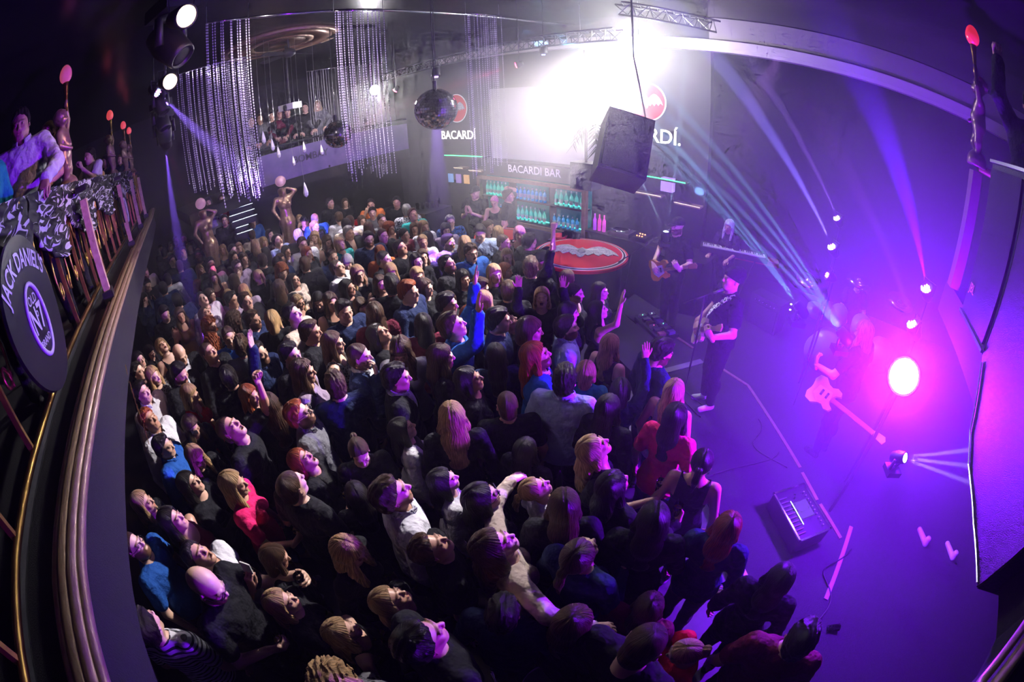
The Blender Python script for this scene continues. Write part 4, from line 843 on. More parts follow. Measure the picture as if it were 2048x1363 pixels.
# hanging speakers, palm
SPK=mat('speaker_black',(.028,.028,.034),.6,bump=.25,noise=.1,nscale=60,col2=(.02,.02,.025))
p=atd(1245,300,5.5);t=thing('hanging_speaker','large dark loudspeaker hanging tilted in the glare left of the right bat logo','loudspeaker',p);R=rotm((0,0,1),.75)@rotm((1,0,0),-.55)@rotm((0,1,0),.30)
b=MB();b.box(p,(.58,.50,.85),R=R);b.build('cabinet',SPK,t);b=MB();b.box(p+R@np.array((0,-.255,0)),(.52,.02,.78),R=R);b.build('grille',mat('grille',(.05,.05,.055),.5,.5,bump=.6,nscale=200,noise=.1,col2=(.02,.02,.02)),t)
b=MB();b.tube([p+R@np.array((.25,0,.47)),p+(.1,.1,1.2),(p[0]+.1,p[1]+.1,5.3)],.012,5);b.build('chain',STEEL,t)
p=atd(1172,350,6.6);t=thing('hanging_speaker','small square black loudspeaker in front of the bar header board','loudspeaker',p)
b=MB();b.box(p,(.36,.30,.40));b.build('cabinet',SPK,t);b=MB();b.cyl(p+(0,0,.2),p+(0,.0,1.9),.02,n=6);b.build('pole',DARK,t)
p=atd(1195,255,6.3);t=thing('palm_plant','feathery dark palm leaves hanging beside the large loudspeaker','palm',p);PAL=mat('palm_leaf',(.03,.05,.035),.6)
for k in range(9):
    a=k*.72;b=MB();P=[];L=.55+.12*math.sin(k*2)
    pts=[p+np.array((math.cos(a)*L*u*.7,math.sin(a)*L*u*.5,.35*u-.95*u*u*L)) for u in np.linspace(0,1,9)]
    b.tube(pts,[.008*(1-.8*u) for u in np.linspace(0,1,9)],4)
    for u in range(1,9):
        for s in(-1,1):
            q=pts[u];tn=nrm(pts[u]-pts[u-1]);sd=nrm(np.cross(tn,(0,0,1)))*s;e=q+sd*.13+tn*.10+np.array((0,0,-.07));b.add([q,q+tn*.025,e,q-tn*.02+(0,0,.004)],[(0,1,2),(0,2,3)])
            b.add([q+(pts[u-1]-q)*.5,q+(pts[u-1]-q)*.5+tn*.025,e-tn*.03],[(0,1,2)])
    b.build('frond',PAL,t)
# dj desk
t=thing('dj_desk','long dark curved dj desk with decks right of the bottle cabinet','desk',(-2.9,6.9,0))
b=MB();b.plate([(-4.3,7.3),(-4.3,6.75),(-3.6,6.55),(-2.6,6.5),(-1.75,6.75),(-1.7,7.3)][::-1] if 0 else [(-4.1,7.36),(-4.1,6.95),(-2.95,6.88),(-2.4,6.6),(-1.75,6.75),(-1.7,7.36)],(0,0,1.12),(1,0,0),(0,1,0),1.1);b.build('body',DARK,t);b=MB();b.plate([(-4.14,7.38),(-4.14,6.92),(-2.97,6.85),(-2.4,6.55),(-1.7,6.7),(-1.65,7.38)],(0,0,1.15),(1,0,0),(0,1,0),.03);b.build('worktop',BLACK,t)
for i,(x,y) in enumerate(((-3.45,7.12),(-2.6,7.05))):
    t=thing('turntable','black dj turntable, %s on the desk'%(('left one beside the pink bottles','right one nearest the guitarist')[i]),'turntable',(x,y,1.15));MB().box((x,y,1.19),(.42,.34,.08)).build('plinth',GREY,t);MB().lathe([(.15,0),(.15,.015),(.01,.018)],(x-.03,y,1.23),28).build('platter',CHROME,t,True);MB().tube([(x+.15,y+.12,1.26),(x+.16,y-.02,1.27),(x+.08,y-.08,1.255)],.006,6).build('tonearm',CHROME,t,True)
t=thing('dj_mixer','black dj mixer with small orange lights between the turntables','mixer',(-3.03,7.1,1.15));MB().box((-3.03,7.1,1.19),(.26,.34,.08)).build('case',BLACK,t)
for i in range(6): MB().lathe([(.012,0),(.012,.012),(.002,.014)],(-3.10+.05*(i%3),7.02+.14*(i//3),1.23),8).build('knob',em('orange_dot',(1,.35,.1),5) if 'orange_dot' not in bpy.data.materials else bpy.data.materials['orange_dot'],t)
for i,(x,c) in enumerate(((-4.0,(.5,.05,.8)),(-3.90,(.9,.05,.5)),(-3.80,(.9,.1,.6)))):
    t=thing('bottle',('purple','magenta','pink')[i]+' tinted bottle standing on the left end of the dj desk','bottle',(x,7.05,1.15));MB().lathe([(.035,0),(.035,.2),(.013,.26),(.013,.32)],(x,7.05,1.15),12).build('glass_body',mat('tint_%d'%i,c,.15,emit=c,es=.5),t,True)  # glass emits its tint, a glow put into the bottle colour
# round counter with the big red bat disc
DC=np.array((-3.66,6.02,1.06));t=thing('bat_counter','round dark counter topped by a red disc with a grey bat, white and black rings','counter',(-3.66,6.02,0))
circ=lambda q:[(q*math.cos(a),q*math.sin(a)) for a in np.linspace(0,2*PI,65)[:-1]]
b=MB();b.lathe([(.70,0),(.70,1.0)],(DC[0],DC[1],0),48);b.build('drum_body',BLACK,t,True)
for i,(q,m,nm) in enumerate(((.80,REDM,'edge_ring'),(.765,mat('ring_white',(.75,.72,.75),.35),'white_ring'),(.745,BLACK,'black_ring'),(.715,WPRINT,'inner_white_ring'),(.695,REDM,'red_disc'))): MB().plate(circ(q),DC+(0,0,.004*i-.012),(1,0,0),(0,1,0),.05 if i==0 else .006).build(nm,m,t)
ax=nrm(atz(1235,505,1.08)-atz(1100,495,1.08));ay=np.cross((0,0,1),ax);b=MB();bat(b,DC+(0,0,.020),ax,ay,.74,.008);b.build('bat_emblem',BATM,t)
b=MB()
for s in(-1,1):
    for k in range(4): 
        a=(.22+.14*k)*.74;b.tube([DC+(0,0,.022)+ax*s*.10*.74+ay*.12*.74,DC+(0,0,.022)+ax*s*a+ay*(.30-.02*k)*.74*.9,DC+(0,0,.022)+ax*s*(a+.06)+ay*(-.08-.01*k)*.74],.006,4)
b.build('wing_ribs',mat('rib_white',(.72,.70,.78),.4),t)
b=MB();b.lathe([(.01,-.10),(.06,-.04),(.065,.04),(.03,.12)],DC+(0,0,.02),10,R=np.array([ax,(0,0,.5),ay]).T);b.build('bat_body',mat('bat_body',(.32,.31,.36),.5,bump=.4,nscale=60),t,True)
for i in range(12):
    a=i*.9;r_=.10 if i%2 else .20;p=np.array((-4.25+r_*math.cos(a)*.8,6.62+r_*math.sin(a)*.4,1.02));
    b=MB();b.lathe([(.028,0),(.036,.12),(.033,.12),(.026,.01)],p,10);o=b.build('drinking_glass',GLASS,None,True);tag(o,'empty tumbler in the cluster behind the red bat counter','glass','glasses behind the round counter')
b=MB();b.box((-4.25,6.62,.5),(.75,.5,1.0));o=b.build('side_counter',mat('violet_dark',(.05,.03,.10),.5));tag(o,'low dark counter carrying glasses behind the bat counter','counter')
b=MB();b.lathe([(.10,0),(.14,.09),(.13,.09),(.09,.01)],(-4.42,6.50,1.01),20);o=b.build('ice_bucket',mat('red_bucket',(.6,.02,.05),.3),None,True);tag(o,'shallow red bucket at the left rim of the bat counter','bucket')
# far bar tables with rings
for i,(px,py) in enumerate(((800,425),(735,440),(1100,495),(1000,440))):
    if i==2: continue
    c=athd(px,py,(9.6,10.3,0,7.9)[i]);c[2]=1.1;t=thing('bar_table','round table with red and pale rings, %s'%(('behind the person in orange','left of the person in orange','','beside the bar staff')[i]),'table',(c[0],c[1],0))
    for k,(q,m) in enumerate(((.50,REDM),(.44,WPRINT),(.41,BLACK),(.36,REDM))): MB().plate(circ(q),c+(0,0,.004*k),(1,0,0),(0,1,0),.03 if k==0 else .005).build(('top','pale_ring','black_ring','red_disc')[k],m,t)
    MB().cyl((c[0],c[1],0),c,.05).build('pedestal',DARK,t)
for i in range(10):
    c=athd(835+(i%5)*10,408+(i//5)*8,10.0);b=MB();b.lathe([(.03,0),(.036,.13),(.033,.13),(.028,.01)],(c[0],c[1],1.25+.02*(i//5)),8);o=b.build('drinking_glass',GLASS,None,True);tag(o,'empty glass on the glass rack left of the violet light column','glass','glasses on the far rack')
c=athd(855,415,10.05);b=MB();b.box((c[0],c[1],.62),(.8,.8,1.24));o=b.build('glass_rack_counter',DARK);tag(o,'dark counter stacked with glasses at the end of the far bar','counter')
# globe-lamp lady statues
LV=None
def lady(px,py,hd,label,sc):
    g=athd(px,py,hd);base=g[2]-1.62*sc;t=thing('lady_statue',label,'statue',(g[0],g[1],base));t.scale=(sc,sc,sc);t.rotation_euler=(0,0,math.atan2(g[0],-g[1])+.3)
    f=Field((-.35,-.3,-.02),(.35,.35,1.62),.02);torso(f,1)
    for a in((np.array((.165,0,1.42)),np.array((.27,.05,1.25)),np.array((.20,.16,1.05))),(np.array((-.165,0,1.42)),np.array((-.28,0,1.50)),np.array((-.10,0,1.60)))): limbs_arm(f,a,1)
    f.cap((0,0,.9),(.03,0,.45),.15,.12,.05);f.cap((.03,0,.45),(0,0,.02),.12,.16,.05);f.ell((0,.01,1.53),(.075,.09,.10),.02);f.ell((0,-.03,1.56),(.085,.09,.08),.02);X,Y,Z=f.grid();f.F+=(.008*np.sin(np.arctan2(X,Y)*9+Z*8)*(Z<.95)).astype(np.float32);V,Q=f.mesh()
    geo('figure',V,Q,STAT2,t);b=MB();b.lathe([(.11*math.sin(a),1.76-.11*math.cos(a)) for a in np.linspace(.05,PI-.02,12)],(0,0,0),18);o=b.build('lamp_globe',mat('globe_pink',(.72,.45,.50),.4,emit=(1,.5,.6),es=.22),None,True);o.parent=t
lady(404,421,9.2,'gilt lady statue with pale globe lamp nearest the left balcony',1.05);lady(563,376,9.7,'gilt lady statue with pale globe lamp right of the lit staircase',1.1)
# ---------------- stage gear ----------------
for i,(a,b_,w_,m) in enumerate((((1440,735),(1496,771),.045,MOLD),((1496,771),(1600,935),.045,MOLD),((1604,945),(1634,1000),.045,MOLD),((1640,1008),(1681,1076),.045,MOLD),((1702,1053),(1651,1198),.05,mat('violet_tape',(.35,.2,.4),.6)),((1349,671),(1386,696),.045,MOLD),((1474,1118),(1501,1172),.05,mat('white_tape',(.6,.6,.66),.6)),((1290,752),(1404,722),.10,mat('grey_tape',(.16,.15,.18),.7)))):
    A,B=atz(*a,.155),atz(*b_,.155);d=B-A;L=np.linalg.norm(d);b=MB();b.box((A+B)/2+(0,0,.004),(L,w_,.012),rz=math.atan2(d[1],d[0]));o=b.build('floor_strip',m);tag(o,'%s'%(('short wooden floor strip at the singer feet','long wooden floor strip running from the singer to the mixer','wooden floor strip above the mixer case','wooden floor strip right of the mixer case','violet floor tape right of the wooden strips','wooden floor strip beside the pedal board','white floor tape near the bottom crowd','wide grey floor tape left of the singer')[i]),'floor strip')
def mic_stand(base,top,mic,label,boom=True):
    t=thing('microphone_stand',label,'microphone stand',base);base=np.array(base);top=np.array(top)
    for k in range(3): a=k*2.1+.4;MB().tube([base+(0,0,.22),base+(.30*math.cos(a),.30*math.sin(a),.012)],.009,6).build('leg',BLACK,t,True)
    MB().cyl(base+(0,0,.15),top,.011).build('pole',BLACK,t,True)
    if boom: MB().cyl(top+(nrm(top-mic)*.25),mic,.008).build('boom',BLACK,t,True)
    d=nrm(np.array(mic)-top) if np.linalg.norm(np.array(mic)-top)>.05 else np.array((0,1,0.));b=MB();b.cyl(np.array(mic),np.array(mic)+d*.13,.013,.018);b.lathe([(.018,0),(.025,.02),(.022,.045),(.005,.055)],np.array(mic)+d*.12,12,R=frame(d));b.build('microphone',GREY,t,True)
SG=np.array((-.80,4.55,.15));GT=np.array((-2.03,6.10,.15));BS=np.array((.86,4.50,.15))
mic_stand((-1.07,4.38,.15),(-1.05,4.38,1.66),(-.97,4.44,1.70),'black straight microphone stand in front of the singer')
mic_stand((-2.75,5.75,.15),(-2.62,5.78,1.35),(-2.20,5.98,1.72),'black boom microphone stand reaching to the guitarist in cap')
# keyboard
kl,kr=atz(1406,487,1.30),atz(1530,512,1.30);d=kr-kl;L=np.linalg.norm(d);rz=math.atan2(d[1],d[0]);c=(kl+kr)/2;R=rotm((0,0,1),rz)
t=thing('keyboard','long stage keyboard with white keys on a dark stand behind the guitarist','keyboard',c)
MB().box(c-(0,0,.04),(L+.08,.34,.09),rz=rz).build('case',BLACK,t);n=36
b=MB();b2=MB()
for i in range(n):
    u=(i+.5)/n-.5;b.box(c+R@np.array((u*L,-.06,.012)),(L/n*.9,.17,.02),rz=rz)
    if i%7 not in(2,6): b2.box(c+R@np.array(((i+1)/n*L-L/2,-.02,.026)),(L/n*.5,.10,.02),rz=rz)
o=b.build('white_keys',WHITEM,t);o['kind']='stuff';o=b2.build('black_keys',BLACK,t);o['kind']='stuff'
for s in(-1,1): MB().tube([c+R@np.array((s*L*.35,-.1,-.08)),c+R@np.array((s*L*.10,.0,-1.15))],.02,6).build('leg',DARK,t)
c2=c+R@np.array((.35,.30,-.18));MB().box(c2,(1.1,.26,.08),rz=rz).build('lower_keyboard',mat('red_case',(.35,.02,.05),.3),t)
# pedal board, cases, monitors, amp
def wedge(px,py,z,s,label,nm='stage_monitor',m=None,rz=.5):
    c=atz(px,py,z);t=thing(nm,label,'monitor',c);b=MB();x=(math.cos(rz),math.sin(rz),0);y=(0,0,1);b.plate([(-s,0),(s,0),(s*.8,s*.9),(-s*.2,s*.9)],c,x,y,s*1.6);b.build('cabinet',m or DARK,t)
    zz=np.cross(nrm(x),y);MB().box(c+np.array(x)*(-s*.62)-zz*s*.8+np.array((0,0,s*.5)),(.03,s*1.5,s*.95),R=np.array([nrm(x),-zz*1.0,y]).T@rotm((0,1,0),.75)).build('grille',SPK,t)
wedge(1305,548,.15,.30,'dark floor monitor wedge under the round bat counter');wedge(1330,540,.5,.22,'small dark case between counter and guitarist',rz=.1)
t=thing('pedal_board','black pedal board crowded with small lit pedals at the guitarist feet','pedal board',atz(1312,655,.16));c=atz(1312,655,.17);MB().box(c+(0,0,.02),(.75,.40,.05),rz=-.6).build('board',BLACK,t)
for k in range(12):
    q=c+rotm((0,0,1),-.6)@np.array((-.30+.12*(k%6),-.09+.18*(k//6),.07));b=MB();b.box(q,(.08,.12,.05),rz=-.6);b.build('pedal',(STEEL,GREY,mat('pedal_%d'%k,(random.random()*.4,.1,random.random()*.5),.3,.3))[k%3],t)
    if k%3==0: MB().lathe([(.006,0),(.006,.006)],q+(0,0,.027),6).build('pedal_light',em('pl%d'%k,((.2,1,.6),(1,.1,.3),(.6,.8,1),(.2,1,.6))[k//3],4),t)
t=thing('amplifier','dark guitar amplifier with handles on the stage behind the singer','amplifier',atz(1535,622,.45));c=atz(1535,622,.45);MB().box(c,(.62,.34,.55),rz=-.35).build('cabinet',DARK,t);R=rotm((0,0,1),-.35)
MB().box(c+R@np.array((0,-.175,-.05)),(.54,.02,.38),rz=-.35).build('grille',SPK,t)
for k in range(6): MB().lathe([(.012,0),(.010,.02)],c+R@np.array((-.2+.08*k,-.18,.20)),8,R=frame(R@np.array((0,-1,0)))).build('knob',STEEL,t)
c=atz(1605,1020,.42);t=thing('mixer_case','silver edged flight case holding a lit digital mixer beside the floor strips','mixer',c)
ux=nrm(atz(1615,978,.42)-atz(1551,999,.42));uy=nrm(np.cross((0,0,1),ux));R=np.array([ux,uy,(0,0,1)]).T;W_,H_=.42,.62
cc=(atz(1551,999,.42)+atz(1598,975,.42)+atz(1658,1042,.42)+atz(1610,1074,.42))/4;MB().box(cc-(0,0,.12),(W_,H_,.22),R=R).build('case',BLACK,t)
for s in(-1,1):
    MB().box(cc+R@np.array((s*W_/2,0,.0)),(.02,H_+.02,.02),R=R).build('edge_strip',CHROME,t);MB().box(cc+R@np.array((0,s*H_/2,.0)),(W_+.02,.02,.02),R=R).build('edge_strip',CHROME,t)
MB().box(cc+R@np.array((.02,.02,.0)),(W_*.45,H_*.34,.02),R=R).build('screen',em('mix_screen',(.25,.2,.5),.25),t);MB().box(cc+R@np.array((-.08,.0,.012)),(.008,H_*.5,.006),R=R).build('light_strip',em('mix_led',(.5,.7,1),2.5),t)
for k in range(10): MB().lathe([(.009,0),(.008,.015)],cc+R@np.array((.14,-.24+.05*k,.005)),8).build('knob',STEEL,t)
for k in range(10): MB().box(cc+R@np.array((-.15,-.24+.05*k,.01)),(.10,.012,.01),R=R).build('fader',GREY,t)
for i,(a,b_) in enumerate((((1560,900),(1340,1000)),((1500,840),(1555,935)),((1690,1080),(1620,1250)),((1400,830),(1300,740)),((1300,800),(1380,880)))):
    A,B=atz(*a,.165),atz(*b_,.165);P=[A+(B-A)*u+np.array((.12*math.sin(u*7+i),.10*math.sin(u*5+2*i),0)) for u in np.linspace(0,1,16)];o=MB().tube(P,.008,6).build('cable',BLACK,None,True);tag(o,'black cable lying on the stage floor, %s'%(('below the mixer case','beside the long wooden strip','at the bottom near the tape','from the singer to the crowd edge','at the microphone stand foot')[i]),'cable')
p=atz(1655,1255,.17);o=MB().lathe([(.03,0),(.038,.13),(.034,.13),(.028,.01)],p,12,R=frame((1,.3,.15))).build('drinking_glass',GLASS,None,True);tag(o,'empty glass lying on the stage floor near the bottom','glass')
p=atz(1295,590,.16);o=MB().lathe([(.035,0),(.035,.17),(.014,.21),(.014,.24)],p,12).build('water_bottle',mat('water_bottle',(.75,.78,.8),.15,trans=.4),None,True);tag(o,'clear water bottle on the stage edge beside the guitarist stand','bottle')
# drum kit
SHELL=mat('drum_shell',(.35,.33,.40),.3);HEADM=mat('drum_head',(.30,.29,.34),.5);CYM=mat('cymbal',(.60,.45,.16),.25,1)
kt=np.array((.62,6.35,.15));t=thing('drum_kit','pale drum kit with cymbals in purple haze at the right of the stage','drum kit',kt)
def drum(c,r,h,d,nm,par_=t):
    R=frame(d);g=MB().lathe([(r,-h/2),(r,h/2)],c,28,R=R).build(nm,SHELL,par_,True);MB().lathe([(r*.97,h/2),(r*.96,h/2+.006),(.01,h/2+.008)],c,28,R=R).build('drum_head',HEADM,g,True)
    for s in(-1,1): MB().tube([np.array(c)+R@np.array((r*1.02*math.cos(a),r*1.02*math.sin(a),s*h/2)) for a in np.linspace(0,2*PI,29)[:-1]],.010,6,closed=True).build('hoop',CHROME,g,True)
drum(kt+(0,0,.42),.30,.40,(-.35,-1,.05),'kick_drum');drum(kt+(.10,.45,.85),.15,.22,(-.2,-.6,.8),'tom_drum');drum(kt+(.50,.30,.85),.17,.24,(-.1,-.6,.8),'tom_drum');drum(kt+(.95,.15,.60),.22,.36,(0,-.3,1),'floor_tom');drum(kt+(-.30,.55,.75),.17,.14,(0,-.1,1),'snare_drum')
for (x,y,z,r) in((-.55,.35,1.25,.22),(.25,.25,1.55,.22),(1.05,.35,1.45,.25)):
    g=MB().lathe([(r,0),(r*.5,.02),(.04,.03),(.035,.045),(.005,.05)],kt+(x,y,z),30,R=rotm((1,0,0),.25)).build('cymbal',CYM,t,True);MB().cyl(kt+(x,y,0),kt+(x,y,z+.02),.012,n=6).build('cymbal_stand',CHROME,g,True)
    for k in range(3): a=k*2.1;MB().cyl(kt+(x,y,.35),kt+(x+.25*math.cos(a),y+.25*math.sin(a),0),.009,n=5).build('stand_foot',CHROME,g)
# right hand speaker stack
GR=mat('speaker_grille',(.010,.009,.012),.55,.1,bump=.5,nscale=260,noise=.1,col2=(.005,.005,.006))
t=thing('speaker_stack','tall black loudspeaker stack with mesh grille at the right edge','loudspeaker',(1.66,2.2,2.4))
prof=[(2.50,2.80),(2.19,2.50),(1.96,2.42),(1.53,2.41),(1.16,2.43),(1.10,2.8),(1.16,3.9),(2.50,3.9)]
b=MB();b.plate([(-y,z) for y,z in prof],(1.33,0,0),(0,-1,0),(0,0,1),.62);b.build('lower_cabinet',SPK,t)
b=MB();b.box((1.66,2.83,3.35),(.66,.64,1.10));b.build('upper_cabinet',SPK,t)
b=MB();b.plate([(-y*.98-.03,z) for y,z in prof],(1.322,0,0),(0,-1,0),(0,0,1),.006);b.build('grille',GR,t);b=MB();b.box((1.32,2.83,3.35),(.02,.58,1.0));b.build('grille',GR,t)
for P in ([(2.44,2.78),(2.15,2.50),(1.95,2.43),(1.53,2.42),(1.18,2.44)],): MB().tube([(1.315,y,z) for y,z in P],.006,5).build('edge_trim',STEEL,t)
for z in(3.90,2.82): MB().box((1.32,2.83,z),(.03,.66,.02)).build('edge_trim',STEEL,t)
b=MB();text(b,'JBL',(1.305,3.02,3.02),(0,-1,0),(0,0,1),.09,.004,depth=.3);b.build('badge_lettering',mat('badge',(.6,.25,.2),.4),t)
for i,(px,py) in enumerate(((1843,1080),(1898,1108))):
    c=atz(px,py,.16);f=Field((-.1,-.2,-.01),(.1,.25,.14),.011);f.cap((0,-.08,.045),(0,.14,.032),.042,.036,.02,flat=((0,0,1),1.05));f.cap((0,-.08,.05),(0,-.07,.11),.04,.042,.02);f.cut((0,0,-1),-.001);V,Q=f.mesh();o=bpy.data.objects.new('shoe',mk_mesh('shoe',V,Q,WHITEM));C.objects.link(o);o.location=c;o.rotation_euler=(0,0,.5);tag(o,'white shoe in the purple haze, %s'%('larger one nearest the mixer' if i==0 else 'right one nearest the speaker stack'),'shoe')
# ---------------- people ----------------
COLS=dict(k=(.010,.010,.014),n=(.012,.022,.075),w=(.66,.65,.72),b=(.02,.10,.42),r=(.62,.012,.03),p=(.80,.02,.17),o=(.85,.22,.07),g=(.14,.14,.16),m=(.14,.015,.04),c=(.58,.47,.40),y=(.45,.30,.10),l=(.36,.46,.72),t=(.02,.28,.28),v=(.36,.27,.40))
HCOL=dict(d=(.014,.010,.009),n=(.065,.035,.020),y=(.40,.25,.12),g=(.28,.26,.25),r=(.24,.055,.016),w=(.7,.68,.66),b=(.05,.035,.03),p=(.75,.28,.50))
SKINC=[(.60,.34,.24),(.66,.40,.30),(.55,.30,.21),(.70,.44,.33)]
CN=dict(k='black',n='navy',w='white',b='blue',r='red',p='pink',o='orange',g='grey',m='maroon',c='cream',y='gold',l='pale blue',t='teal',v='mauve')
KN=dict(t='tee',l='sweater',s='shirt',j='jacket',k='strap top',d='dress')
HN=dict(s='short',b='shaved',l='long',w='long wavy',c='curly',p='tied-back',o='bobbed',t='beanie',k='cap')
HCN=dict(d='dark',n='brown',y='blonde',g='grey',r='ginger',w='white',b='',p='pink')
TROU={};GL=[None]
def shared(kind,fem,h):
    k=(kind,fem,h)
    if k not in TROU:
        V,Q=trouser_geo(fem,h) if kind=='trousers' else shoe_geo(h,0,-1 if '-' in kind else 1)
        if fem: V=V*np.array([.94,1,.99])
        TROU[k]=mk_mesh(kind,V,Q,CLOTH)
    return TROU[k]
def glasses_mesh():
    if GL[0] is None:
        b=MB()
        for s in(-1,1):
            b.tube([(s*.031+.022*math.cos(a),.104,.002+.017*math.sin(a)) for a in np.linspace(0,2*PI,15)[:-1]],.0022,5,closed=True);b.tube([(s*.053,.102,.006),(s*.080,.05,.008),(s*.082,-.01,.004)],.002,5)
        b.tube([(-.009,.106,.006),(.009,.106,.006)],.002,5);me=bpy.data.meshes.new('glasses');me.from_pydata(b.v,[],b.f);me.materials.append(BLACK);GL[0]=me
    return GL[0]
MESHES={}
def person(x,y,hz,yaw,hair,hc,top,tc,tilt,pose,fem=0,beard=0,specs=0,mouth=0,label='',group=None,z0=0,D=5,topmat=None,legcol='k',shoecol=(.02,.02,.02),headyaw=0,roll=0,lod=None):
    h=lod or (.0055 if D<4.0 else (.0075 if D<6.5 else .011)); sc=hz/1.615
    r=thing('person',label,'person',(x,y,z0),group); r.rotation_euler=(0,0,yaw); r.scale=(sc,sc,sc)
    k=('body',fem,pose,h,tilt,headyaw,roll,mouth,beard)
    if k not in MESHES: V,Q,A=body_geo(fem,pose,h,tilt,headyaw,roll,mouth,beard,0,0); MESHES[k]=mk_mesh('body',V,Q,SKIN,A)
    o=bpy.data.objects.new('body',MESHES[k]);C.objects.link(o);o.parent=r;s_=random.choice(SKINC);o.color=(*s_,1)
    hm=head_mat(fem,tilt,headyaw,roll)
    if not(hair=='b' and hc=='b'):
        k=('hair',hair,h,tilt if hair in 'lwp' else 0)
        if k not in MESHES: V,Q=hair_geo(hair,h,k[3]); MESHES[k]=mk_mesh('hair',V,Q,HAIR if hair not in 'tk' else CLOTH)
        o=bpy.data.objects.new('hair' if hair not in 'tk' else ('beanie' if hair=='t' else 'cap'),MESHES[k]);C.objects.link(o);o.parent=r;o.matrix_local=Matrix(hm.tolist());j=random.uniform(.8,1.25);o.color=(*[c*j for c in HCOL[hc]],1) if hair not in 'tk' else (.012,.012,.015,1)
    ht=h*2.1
    k=('top',fem,pose,top,ht,topmat.name if topmat else '')
    if k not in MESHES: V,Q=top_geo(fem,pose,top,ht,0); MESHES[k]=mk_mesh('top',V,Q,topmat or CLOTH)
    nm={'t':'tee_shirt','l':'sweater','s':'shirt','j':'jacket','k':'strap_top','d':'dress'}[top]
    o=bpy.data.objects.new(nm,MESHES[k]);C.objects.link(o);o.parent=r;cc=COLS[tc];j=random.uniform(.85,1.15);o.color=(*[min(.9,c*j) for c in cc],1)
    if top=='j' and D<7:
        k=('inner',ht)
        if k not in MESHES: V,Q=inner_geo(.02 if ht>.015 else .012); MESHES[k]=mk_mesh('shirt_front',V,Q,CLOTH)
        o=bpy.data.objects.new('shirt_front',MESHES[k]);C.objects.link(o);o.parent=r;o.color=(.62,.62,.70,1) if (tc in 'nk' and not fem and hc!='r') else (.02,.02,.02,1)
    if top in 'sj' and D<6.5 and not fem:
        k=('collar',0)
        if k not in MESHES: V,Q=collar_geo(0,.009); MESHES[k]=mk_mesh('collar',V,Q,CLOTH)
        o=bpy.data.objects.new('collar',MESHES[k]);C.objects.link(o);o.parent=r;o.color=(*[min(.9,c*1.0) for c in (cc if top=='s' else (.62,.62,.7))],1)
    o=bpy.data.objects.new('trousers',shared('trousers',fem,max(h*2.6,.018)));C.objects.link(o);o.parent=r;o.color=(*COLS[legcol],1)
    for s_ in(-1,1): o=bpy.data.objects.new('shoe',shared('shoe%d'%s_,fem,.014));C.objects.link(o);o.parent=r;o.color=(*shoecol,1)
    if specs: o=bpy.data.objects.new('glasses',glasses_mesh());C.objects.link(o);o.parent=r;o.matrix_local=Matrix(hm.tolist())
    return r
def hand_at(r,fem,pose,side):
    a=rig(fem,pose)[side]; M_=Matrix.Translation(r.location)@Matrix.Rotation(r.rotation_euler[2],4,'Z')@Matrix.Scale(r.scale[0],4)
    d=nrm(a[3]);n=nrm(a[4]-d*(a[4]@d));s=np.cross(d,n)*side; p=M_@Vector(a[2]+d*.085+n*.042); R3=M_.to_3x3().normalized()
    return p,R3@Vector(d),R3@Vector(n),R3@Vector(s)
def drink(p,label,i):
    t=thing('drinking_glass',label,'glass',p)
    b=MB();b.lathe([(.028,-.055),(.036,.055),(.034,.055),(.026,-.047)],p,16);b.build('tumbler',GLASS,t,True)
    b=MB();b.lathe([(.0255,-.046),(.0315,.02)],p,14);b.build('drink',mat('drink',(.75,.55,.12),.1) if 'DRK' not in bpy.data.materials else bpy.data.materials['DRK'],t,True)
    b=MB();b.tube([(p[0]+.01,p[1],p[2]-.03),(p[0]-.02,p[1]+.01,p[2]+.10)],.0025,5);b.build('straw',BLACK,t)
def phone(p,d,n,s,label):
    t=thing('mobile_phone',label,'phone',p); b=MB(); R=np.array([list(s),list(d),list(n)]).T
    b.box(np.array(p)+R@np.array([0,.05,.0]),(.072,.150,.008),R=R);b.build('phone_body',WHITEM,t)
    b=MB();b.box(np.array(p)+R@np.array([.018,.098,.006]),(.024,.03,.004),R=R);b.build('camera_bump',BLACK,t)
